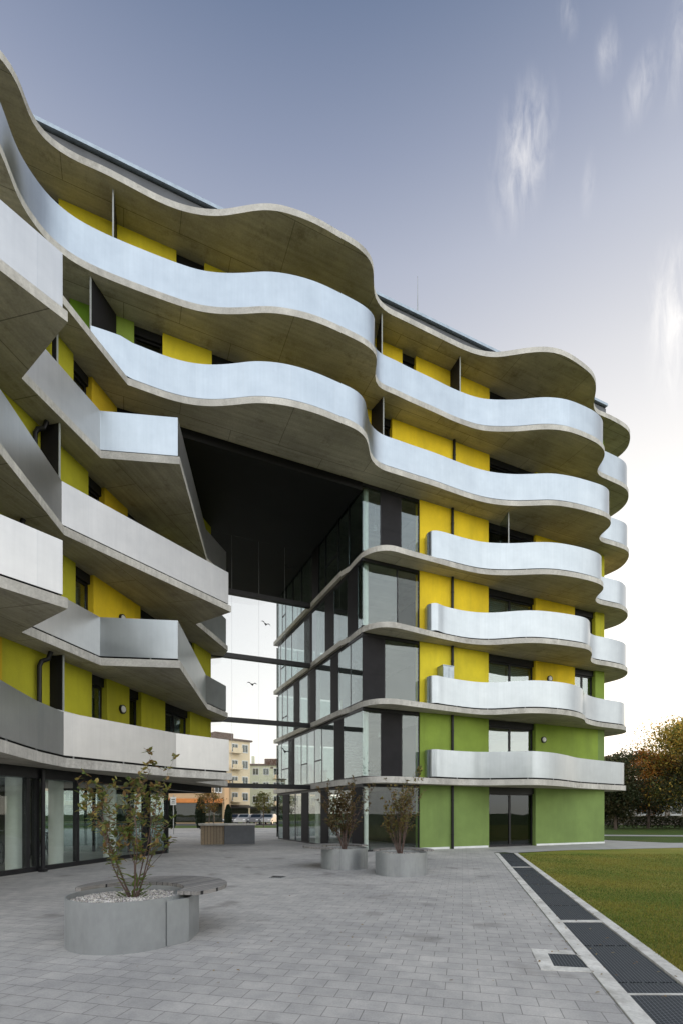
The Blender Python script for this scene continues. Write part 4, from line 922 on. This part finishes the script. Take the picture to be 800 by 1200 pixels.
# ---------------------------------------------------------------- background buildings
def facade_block(loc, ang, w, d, h, wallc, label, floors, bays, roofc=(.12,.07,.05), gable=False, shop=False, winw=.55, balc=False, name='apartment_block', lit=None):
    t = thing(name, loc, label, 'building'); t.rotation_euler = (0,0,ang)
    wm = rough('render_'+name+str(int(loc[0]*10)), wallc, .06, .5, .85, .05)
    mb = MB(); mb.box((0,d/2,h/2), (w,d,h)); mb.build('wall', wm, t)
    mb = MB()
    if gable: mb.hexa([(-w/2-.4,-.4,h),(w/2+.4,-.4,h),(w/2+.4,d+.4,h),(-w/2-.4,d+.4,h),(-w/2-.4,d/2-.1,h+d*.25),(w/2+.4,d/2-.1,h+d*.25),(w/2+.4,d/2+.1,h+d*.25),(-w/2-.4,d/2+.1,h+d*.25)])
    else: mb.box((0,d/2,h+.15), (w+.7,d+.7,.3)); mb.box((w*.2,d/2,h+1.0), (w*.3,d*.4,1.4))
    rf = mb.build('roof', rough('roofing'+str(int(loc[0]*10)), roofc, .15, 2, .8, .2), t)
    mb = MB(); mb.box((-w*.25,d*.45,h+1.6 if not gable else h+d*.25+.2), (.6,.6,1.5)); mb.build('chimney', wm, rf)
    fh = h/floors
    for i in range(floors):
        if shop and i == 0:
            mb = MB(); mb.box((0,-.06,fh*.45), (w*.94,.1,fh*.8)); mb.build('shop_window', M['glassdark'], t)
            mb = MB(); mb.hexa([(-w*.48,-1.3,fh*.86),(w*.48,-1.3,fh*.86),(w*.48,-.02,fh*.98),(-w*.48,-.02,fh*.98),(-w*.48,-1.3,fh*.9),(w*.48,-1.3,fh*.9),(w*.48,-.02,fh*1.05),(-w*.48,-.02,fh*1.05)]); mb.build('awning', shop if not isinstance(shop, bool) else M['darkmetal'], t); continue
        for j in range(bays):
            x = -w/2+w*(j+.5)/bays; ww = w/bays*winw; z = fh*(i+.55)
            mb = MB()
            for a_, b_, c_, e_ in ((x-ww/2-.05,x-ww/2+.03,z-fh*.27,z+fh*.27),(x+ww/2-.03,x+ww/2+.05,z-fh*.27,z+fh*.27),(x-ww/2+.031,x+ww/2-.031,z-fh*.27,z-fh*.22),(x-ww/2+.031,x+ww/2-.031,z+fh*.22,z+fh*.27),(x-.03,x+.03,z-fh*.219,z+fh*.219)):
                mb.box(((a_+b_)/2,-.03,(c_+e_)/2), (b_-a_,.08,e_-c_))
            fr_ = mb.build('window', M['white'], t); mb = MB(); mb.box((x,-.012,z), (ww-.1,.02,fh*.46)); mb.build('pane', M['glassdark'] , fr_)
            if balc and j % 2 == 0:
                mb = MB(); mb.box((x,-.6,z-fh*.33), (ww*1.7,1.1,.12)); mb.box((x,-1.13,z-fh*.18), (ww*1.7,.05,fh*.28)); mb.build('balcony', wm, t)
    return t
# seen through the passage; warm wall colours stand in for low sun on them
aw_o = rough('orange_awning', (.55,.2,.05), .1, 2, .7, .05)
facade_block((-23.2,74,0), R(8), 11, 11, 7.2, (.50,.36,.22), 'low apricot building with orange shop awning left of the passage end', 2, 6, shop=aw_o)
facade_block((-21.4,86,0), R(42), 12.5, 9, 14.6, (.78,.64,.44), 'tallest cream apartment block with balconies beside the left wing railing', 5, 6, balc=True, shop=True)
facade_block((-16.2,99,0), R(3), 8.4, 10, 11.2, (.6,.62,.48), 'pale green apartment block in the middle of the passage view', 4, 4, shop=True)
facade_block((-8.6,103,0), R(34), 13, 9, 10.6, (.75,.58,.38), 'sand coloured apartment block behind the glass corner at street end', 4, 6, balc=True, shop=True)
facade_block((-44,84,0), R(2), 22, 10, 8.5, (.5,.42,.32), 'long beige building behind the left wing', 3, 9, shop=True)
# garden house on the right
facade_block((31,66,0), R(-2), 34, 9, 4.4, (.30,.26,.22), 'low brown garden house with white framed windows behind the hedge', 1, 15, roofc=(.30,.29,.28), gable=False, winw=.6, name='garden_house')
facade_block((34,82,0), R(-4), 26, 10, 9.0, (.42,.33,.26), 'taller brick toned house behind the low garden house', 3, 9, gable=True, name='brick_house', roofc=(.2,.1,.07))
facade_block((75,80,0), R(-20), 34, 12, 9.0, (.4,.35,.3), 'long row house far to the right beyond the lawn', 3, 12, gable=True, name='row_house')

# ---------------------------------------------------------------- street things seen through the passage
def car(loc, ang, col, label):
    t = thing('parked_car', loc, label, 'car', None); t.rotation_euler = (0,0,ang)
    L, Wd = 4.2, 1.75
    prof = [(-2.1,.35),(-2.08,.72),(-1.5,.88),(-.95,1.0),(-.45,1.42),(.75,1.46),(1.5,1.02),(2.0,.92),(2.1,.6),(2.08,.32)]
    n = len(prof); v = []; f = []
    for sgn, inset in ((-1,0),(1,0)):
        for x, z in prof: v.append((x, sgn*(Wd/2-(.16 if z > 1.1 else 0)), z))
    for i in range(n-1): f.append((i,i+1,n+i+1,n+i))
    f.append((n-1,0,n,2*n-1)); f.append(tuple(range(n-1,-1,-1))); f.append(tuple(range(n,2*n)))
    cm = rough('car_paint'+str(int(loc[0]*10)), col, .03, 2, .3, 0, .3); body = obj('body', v, f, cm, t)
    mb = MB()
    for s_ in (-1,1):
        mb.hexa([(-.75,s_*.80,1.02),(1.2,s_*.80,1.02),(1.2,s_*.81,1.02),(-.75,s_*.81,1.02),(-.4,s_*.735,1.36),(.72,s_*.735,1.36),(.72,s_*.745,1.36),(-.4,s_*.745,1.36)])
    mb.hexa([(-.97,-.7,1.03),(-.97,.7,1.03),(-.95,.7,1.03),(-.95,-.7,1.03),(-.52,-.62,1.38),(-.52,.62,1.38),(-.5,.62,1.40),(-.5,-.62,1.40)])
    mb.build('windscreen', M['glassdark'], t)
    for x in (-1.3,1.3):
        for s_ in (-1,1):
            mb = MB(); mb.tube((x,s_*.7,.31),(x,s_*.9,.31),.31,n=20); w_ = mb.build('wheel', M['rubber'], t)
            mb = MB(); mb.tube((x,s_*.9,.31),(x,s_*.91,.31),.19,n=14); mb.build('rim', M['galv'], w_)
    for s_ in (-1,1): mb = MB(); mb.box((-2.07,s_*.62,.68), (.08,.3,.14)); mb.build('headlight', M['white'], t)
cy = 68
for i, (x, c, l, a) in enumerate(((-13.2,(.3,.3,.3),'white car parked first in the row beyond the passage',R(78)),(-11.6,(.1,.1,.11),'silver car parked between the white cars beyond the passage',R(80)),(-10.1,(.28,.28,.28),'second white car parked to the right of the silver one',R(82)),(-14.9,(.05,.05,.06),'dark car parked at the left end of the row',R(76)))):
    car((x,cy+i*.3,0), a, c, l)
def lamp(loc, h, label):
    t = thing('street_lamp', loc, label, 'street lamp', None); mb = MB(); mb.tube((0,0,-.02),(0,0,h),.07,.045,n=10); mb.tube((0,0,-.02),(0,0,.5),.1,n=10); mb.build('pole', M['darkmetal'], t)
    mb = MB(); mb.tube((0,0,h),(0,0,h+.3),.08,.22,n=14); mb.tube((0,0,h+.3),(0,0,h+.36),.25,.2,n=14); mb.build('lamp_head', M['darkmetal'], t)
lamp((-5.1,39.5,0), 3.6, 'dark street lamp standing beside the glazed corner in the passage')
lamp((-13.0,50,0), 4.2, 'slim street lamp between the cypress and the cars')
YG = [(.12,.13,.03),(.09,.11,.03),(.17,.13,.03)]
tree((-8.3,52.5,0), 4.3, 2.0, 51, 'slender young street tree standing alone before the pale buildings', YG, .42, 1800, .16, tr=.06)
tree((-12.4,46,0), 3.9, 2.4, 52, 'young street tree with yellowing crown above the dark block', [(.18,.12,.03),(.12,.12,.03),(.24,.12,.03)], .45, 1800, .15, tr=.06)
tree((-17.8,44,0), 4.2, 2.6, 53, 'bushy street tree partly hidden by the left wing', YG, .35, 2200, .16, tr=.06)
def cypress(loc, h, seed, label):
    rnd = random.Random(seed); t = thing('cypress', loc, label, 'tree'); v = []; f = []; tt = []
    for _ in range(2600):
        u = rnd.random()**.9; r = h*.16*math.sin(math.pi*min(1,(1-u)*.75+.06))**.8*rnd.uniform(.4,1.05); a = rnd.random()*6.28; q = Vector((r*math.cos(a), r*math.sin(a), .12+u*(h-.12)))
        s = rnd.uniform(.06,.13); ax = Vector((rnd.gauss(0,1), rnd.gauss(0,1), rnd.gauss(0,.4))).normalized(); e1 = ax.orthogonal().normalized(); e2 = ax.cross(e1); k = len(v)
        for w_ in (q-e1*s, q+e2*s*.5, q+e1*s, q-e2*s*.5): v.append(tuple(w_))
        m_ = rnd.uniform(.5,1.3); tt += [(.02*m_,.035*m_,.015*m_)]*4; f.append((k,k+1,k+2,k+3))
    obj('crown', v, f, M['leaf'], t, tints=tt); mb = MB(); mb.tube((0,0,-.03),(0,0,h*.7),.06,.02,n=7); mb.build('trunk', M['bark'], t)
cypress((-13.6,47.5,0), 3.1, 61, 'dark pointed cypress just left of the young yellowing street tree')
cypress((-16.6,48,0), 3.0, 62, 'dark pointed cypress nearest the left wing shop front')
cypress((-11.4,49.5,0), 2.4, 63, 'short round topped cypress behind the dark block')
# sign on a post
t = thing('street_sign', (-9.6*1.28, 36, 0), 'small white sign on a post seen beyond the shop front', 'sign'); mb = MB(); mb.tube((0,0,-.02),(0,0,2.9),.04,n=8); mb.build('post', M['galv'], t)
mb = MB(); mb.box((.0,-.06,2.45), (.42,.03,.6)); mb.build('sign_plate', M['white'], t)
mb = MB(); mb.box((0,-.077,2.55), (.26,.006,.05)); mb.box((0,-.077,2.42), (.2,.006,.04)); mb.box((0,-.077,2.3), (.26,.006,.04)); mb.build('sign_marks', M['darkmetal'], t)
# bicycles behind the shop front
def bicycle(loc, ang, label, group):
    t = thing('bicycle', loc, label, 'bicycle', group); t.rotation_euler = (0,0,ang)
    def ring(mb, cx_, cz, r, th):
        n = 28; mb.chain([(cx_+r*math.cos(2*math.pi*i/n), 0, cz+r*math.sin(2*math.pi*i/n)) for i in range(n+1)], th, 6)
    for x in (-.52,.52):
        mb = MB(); ring(mb, x, .345, .33, .016); w_ = mb.build('wheel', M['rubber'], t); mb = MB()
        for i in range(10): a = math.pi*i/10; mb.tube((x-.31*math.cos(a),0,.345-.31*math.sin(a)),(x+.31*math.cos(a),0,.345+.31*math.sin(a)),.002,n=4)
        mb.build('spokes', M['galv'], w_)
    mb = MB()
    for a, b in (((-.52,0,.345),(-.18,0,.78)),((-.18,0,.78),(-.05,0,.3)),((-.05,0,.3),(-.52,0,.345)),((-.05,0,.3),(.36,0,.8)),((-.18,0,.78),(.36,0,.8)),((.36,0,.95),(.52,0,.345))): mb.tube(a, b, .017, n=8)
    mb.build('bicycle_frame', M['greypanel'], t)
    mb = MB(); mb.chain([(.3,-.28,.98),(.37,-.12,1.0),(.37,.12,1.0),(.3,.28,.98)], .014, 7); mb.build('handlebar', M['galv'], t)
    mb = MB(); mb.box((-.2,0,.86), (.25,.12,.05)); mb.tube((-.18,0,.78),(-.2,0,.85),.014,n=6); mb.build('saddle', M['rubber'], t)
bl_ = ['bicycle leaning furthest left behind the shop front glass', 'bicycle behind the glass between the two white columns', 'bicycle behind the glass right of the second white column', 'last bicycle of the row behind the glass, furthest right']
for i in range(4):
    q = P0+W*(-.4+i*.95)-NW*3.0; bicycle((q.x,q.y,.013), math.atan2(W.y,W.x)+R(62), bl_[i], 'bicycles stored behind the shop front')

# ---------------------------------------------------------------- trees behind the camera, standing where the glass mirrors them
BT = ((-15,-13,8.5,'broad park tree standing opposite the shop front, mirrored in its glass'),(-7,-20,10.5,'tall park tree behind the plaza, left of the centre one'),(1,-17,9,'park tree straight behind the viewer, facing the passage'),(9,-21,11,'tallest park tree behind the plaza, mirrored in the corner glass'),(17,-14,9,'park tree on the open side of the plaza past the drain'),(27,-8,11,'park tree at the far edge of the near lawn'))
for i, (x, y, h, l) in enumerate(BT):
    tree((x,y,0), h, 9, 70+i, l, DK+GR, .2, 5000, .34, clump=1.2)

# ---------------------------------------------------------------- grass blades on the near lawn
rnd = random.Random(99); v = []; f = []; tt = []
def inside(x, y):
    a = dr(.71, y); return x > a[0]+.01 and y < 18.9
cnt = 0
while cnt < 90000:
    y = 3.4+15.3*rnd.random()**1.7; x0 = dr(.71, y)[0]; xm = min(x0+12, y*.72+.6)
    if xm < x0: continue
    x = x0-.02+(xm-x0)*rnd.random()
    nv = noise.noise(Vector((x*.5, y*.5, 0))); n2 = noise.noise(Vector((x*2.3, y*2.3, 4)))
    h = rnd.uniform(.012,.034)*(1+.3*n2)*(1 if y > 5 else .85); a = rnd.random()*6.28; w = rnd.uniform(.002,.004)*(1+y*.09); lx = rnd.gauss(0,.012); ly = rnd.gauss(0,.012); k = len(v)
    v += [(x-w*math.cos(a), y-w*math.sin(a), -.004), (x+w*math.cos(a), y+w*math.sin(a), -.004), (x+lx, y+ly, h)]
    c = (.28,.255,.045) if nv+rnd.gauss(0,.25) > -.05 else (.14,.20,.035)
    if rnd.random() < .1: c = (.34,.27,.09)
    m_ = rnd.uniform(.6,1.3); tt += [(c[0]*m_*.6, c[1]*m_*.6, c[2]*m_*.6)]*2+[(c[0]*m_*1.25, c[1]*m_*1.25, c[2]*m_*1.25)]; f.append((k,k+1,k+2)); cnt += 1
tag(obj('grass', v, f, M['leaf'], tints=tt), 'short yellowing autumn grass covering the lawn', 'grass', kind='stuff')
# fallen leaves along the paving and drain
v = []; f = []; tt = []
for _ in range(260):
    if rnd.random() < .5: y = rnd.uniform(3.7,14); x = dr(rnd.uniform(-.3,.7), y)[0]
    else: y = rnd.uniform(4,14); x = rnd.uniform(-.55,.5)*y*.9
    add_leaf(v, f, tt, Vector((x,y,.018)), Vector((rnd.gauss(0,1),rnd.gauss(0,1),0)), Vector((rnd.gauss(0,.2),rnd.gauss(0,.2),1)), rnd.uniform(.02,.045), .02, rnd.choice([(.25,.16,.06),(.3,.22,.1),(.16,.09,.04)]), rnd)
tag(obj('fallen_leaves', v, f, M['leaf'], tints=tt), 'scattered small fallen leaves on the paving and drain', 'leaves', kind='stuff')

# ---------------------------------------------------------------- sky
SUN_AZ, SUN_EL = R(33), R(6)        # azimuth to the right of +Y
sd = Vector((math.sin(SUN_AZ)*math.cos(SUN_EL), math.cos(SUN_AZ)*math.cos(SUN_EL), math.sin(SUN_EL)))
w = bpy.data.worlds.new('World'); scene.world = w; w.use_nodes = True; nt = w.node_tree; nt.nodes.clear()
out = N(nt, 'ShaderNodeOutputWorld'); bg = N(nt, 'ShaderNodeBackground'); bg.inputs['Strength'].default_value = .1
sky = N(nt, 'ShaderNodeTexSky'); sky.sky_type = 'NISHITA'; sky.sun_disc = False; sky.sun_elevation = SUN_EL; sky.sun_rotation = SUN_AZ; sky.air_density = 1.0; sky.dust_density = .6
tc = N(nt, 'ShaderNodeTexCoord'); sep = N(nt, 'ShaderNodeSeparateXYZ'); nt.links.new(tc.outputs['Generated'], sep.inputs[0])
# haze gradient by elevation (values are radiance x10 because the background strength is 0.1)
rz = ramp(nt, [(0.0,(13,12,10.5)),(.08,(12.5,12,11.5)),(.30,(9.6,9.6,9.8)),(.52,(7.4,7.55,8.0)),(.64,(6.1,6.4,7.2)),(.74,(4.55,5.0,6.3)),(.80,(3.1,3.6,5.05)),(.86,(1.8,2.35,3.7)),(1.0,(1.0,1.55,2.7))])
nt.links.new(sep.outputs[2], rz.inputs[0])
dot = N(nt, 'ShaderNodeVectorMath', operation='DOT_PRODUCT'); nt.links.new(tc.outputs['Generated'], dot.inputs[0]); dot.inputs[1].default_value = sd
gl_ = N(nt, 'ShaderNodeMapRange'); gl_.inputs['From Min'].default_value = .45; gl_.inputs['From Max'].default_value = 1.0; nt.links.new(dot.outputs['Value'], gl_.inputs['Value'])
pw = N(nt, 'ShaderNodeMath', operation='POWER'); pw.inputs[1].default_value = 2.8; nt.links.new(gl_.outputs[0], pw.inputs[0])
glow = mix(nt, (0,0,0), (6,5.3,4.2), pw.outputs[0])
c = mix(nt, rz.outputs[0], sky.outputs[0], .12)
rb_ = ramp(nt, [(0.0,(17,16,14.5)),(.1,(24.5,23.6,21.8)),(.35,(22.5,22.3,21.6)),(.6,(14.5,16.2,18.4)),(.85,(12.5,13.8,16)),(1.0,(11,12.6,15))]); nt.links.new(sep.outputs[2], rb_.inputs[0])
bk = N(nt, 'ShaderNodeMapRange', interpolation_type='SMOOTHSTEP'); bk.inputs['From Min'].default_value = .22; bk.inputs['From Max'].default_value = -.45; nt.links.new(sep.outputs[1], bk.inputs['Value'])
c = mix(nt, c, rb_.outputs[0], bk.outputs[0])
c = mix(nt, c, glow, 1.0, 'ADD')
# wispy clouds in direction space (x/y, z/y)
div = N(nt, 'ShaderNodeMath', operation='DIVIDE'); ay = N(nt, 'ShaderNodeMath', operation='ABSOLUTE'); nt.links.new(sep.outputs[1], ay.inputs[0])
mxy = N(nt, 'ShaderNodeMath', operation='MAXIMUM'); mxy.inputs[1].default_value = .05; nt.links.new(ay.outputs[0], mxy.inputs[0])
d1 = N(nt, 'ShaderNodeMath', operation='DIVIDE'); nt.links.new(sep.outputs[0], d1.inputs[0]); nt.links.new(mxy.outputs[0], d1.inputs[1])
d2 = N(nt, 'ShaderNodeMath', operation='DIVIDE'); nt.links.new(sep.outputs[2], d2.inputs[0]); nt.links.new(mxy.outputs[0], d2.inputs[1])
cmb = N(nt, 'ShaderNodeCombineXYZ'); nt.links.new(d1.outputs[0], cmb.inputs[0]); nt.links.new(d2.outputs[0], cmb.inputs[1]); nt.links.new(sep.outputs[1], cmb.inputs[2])
mp = N(nt, 'ShaderNodeMapping'); mp.inputs['Rotation'].default_value = (0,0,R(-8)); mp.inputs['Scale'].default_value = (34, 7.0, 0); nt.links.new(cmb.outputs[0], mp.inputs[0])
cn = N(nt, 'ShaderNodeTexNoise', i_Scale=1.0, i_Detail=9.0, i_Roughness=.62, i_Distortion=.5); nt.links.new(mp.outputs[0], cn.inputs['Vector'])
cr = ramp(nt, [(.38,(0,0,0)),(.74,(1,1,1))]); nt.links.new(cn.outputs['Fac'], cr.inputs[0])
tot = None
for (px_, py_, sx_, sy_, rot, am) in ((612,178,.042,.14,-10,.7),(712,58,.018,.06,-4,.45),(752,100,.022,.085,-18,.45),(797,385,.05,.15,0,1.6),(690,215,.012,.06,-4,.28),(797,55,.025,.13,-8,.3),(665,15,.015,.05,6,.25)):
    m2 = N(nt, 'ShaderNodeMapping', vector_type='TEXTURE'); m2.inputs['Location'].default_value = ((px_-CX)/F, (HY-py_)/F, 0); m2.inputs['Rotation'].default_value = (0,0,R(rot)); m2.inputs['Scale'].default_value = (sx_*1.9, sy_*1.5, 1e3)
    nt.links.new(cmb.outputs[0], m2.inputs[0]); ln = N(nt, 'ShaderNodeVectorMath', operation='LENGTH'); nt.links.new(m2.outputs[0], ln.inputs[0])
    mr = N(nt, 'ShaderNodeMapRange', interpolation_type='SMOOTHSTEP'); mr.inputs['From Min'].default_value = 1.0; mr.inputs['From Max'].default_value = 0.0; mr.inputs['To Max'].default_value = am; nt.links.new(ln.outputs['Value'], mr.inputs['Value'])
    if tot is None: tot = mr.outputs[0]
    else:
        ad = N(nt, 'ShaderNodeMath', operation='ADD'); nt.links.new(tot, ad.inputs[0]); nt.links.new(mr.outputs[0], ad.inputs[1]); tot = ad.outputs[0]
gt = N(nt, 'ShaderNodeMath', operation='GREATER_THAN'); gt.inputs[1].default_value = .02; nt.links.new(sep.outputs[1], gt.inputs[0])
m3 = N(nt, 'ShaderNodeMath', operation='MULTIPLY'); nt.links.new(tot, m3.inputs[0]); nt.links.new(gt.outputs[0], m3.inputs[1])
m4 = N(nt, 'ShaderNodeMath', operation='MULTIPLY', use_clamp=True); nt.links.new(m3.outputs[0], m4.inputs[0]); nt.links.new(cr.outputs[0], m4.inputs[1])
# soft cloud streaks in the rest of the sky (behind the viewer) for reflections
mb2 = N(nt, 'ShaderNodeTexNoise', i_Scale=3.2, i_Detail=7.0, i_Roughness=.6); mpb = N(nt, 'ShaderNodeMapping'); mpb.inputs['Scale'].default_value = (1,1,3.5); nt.links.new(tc.outputs['Generated'], mpb.inputs[0]); nt.links.new(mpb.outputs[0], mb2.inputs['Vector'])
rb = ramp(nt, [(.42,(0,0,0)),(.8,(.7,.7,.7))]); nt.links.new(mb2.outputs['Fac'], rb.inputs[0])
lt_ = N(nt, 'ShaderNodeMath', operation='LESS_THAN'); lt_.inputs[1].default_value = -.05; nt.links.new(sep.outputs[1], lt_.inputs[0])
m5 = N(nt, 'ShaderNodeMath', operation='MULTIPLY'); nt.links.new(rb.outputs[0], m5.inputs[0]); nt.links.new(lt_.outputs[0], m5.inputs[1])
c = mix(nt, c, (10.5,10.3,10.2), m4.outputs[0]); c = mix(nt, c, (17.5,17.5,18), m5.outputs[0])
nt.links.new(c, bg.inputs[0]); nt.links.new(bg.outputs[0], out.inputs[0])
sl = bpy.data.lights.new('sun', 'SUN'); sl.energy = 2.2; sl.angle = R(.6); sl.color = (1.0,.72,.45)
so = bpy.data.objects.new('sun', sl); COL.objects.link(so); so.rotation_euler = sd.to_track_quat('Z', 'Y').to_euler()

# ---------------------------------------------------------------- camera (level, lens shifted up)
cam = bpy.data.cameras.new('camera'); co = bpy.data.objects.new('camera', cam); COL.objects.link(co); scene.camera = co
co.location = (0,0,EYE); co.rotation_euler = (R(90),0,0); cam.sensor_fit = 'VERTICAL'; cam.sensor_height = 36; cam.sensor_width = 24; cam.lens = 36*F/1200; cam.shift_y = (HY-600)/1200
cam.clip_end = 4000; cam.clip_start = .05
scene.view_settings.view_transform = 'Standard'; scene.view_settings.look = 'None'; scene.view_settings.exposure = 0; scene.view_settings.gamma = 1
scene.cycles.max_bounces = 10; scene.cycles.transparent_max_bounces = 24; scene.cycles.glossy_bounces = 5; scene.cycles.sample_clamp_indirect = 6
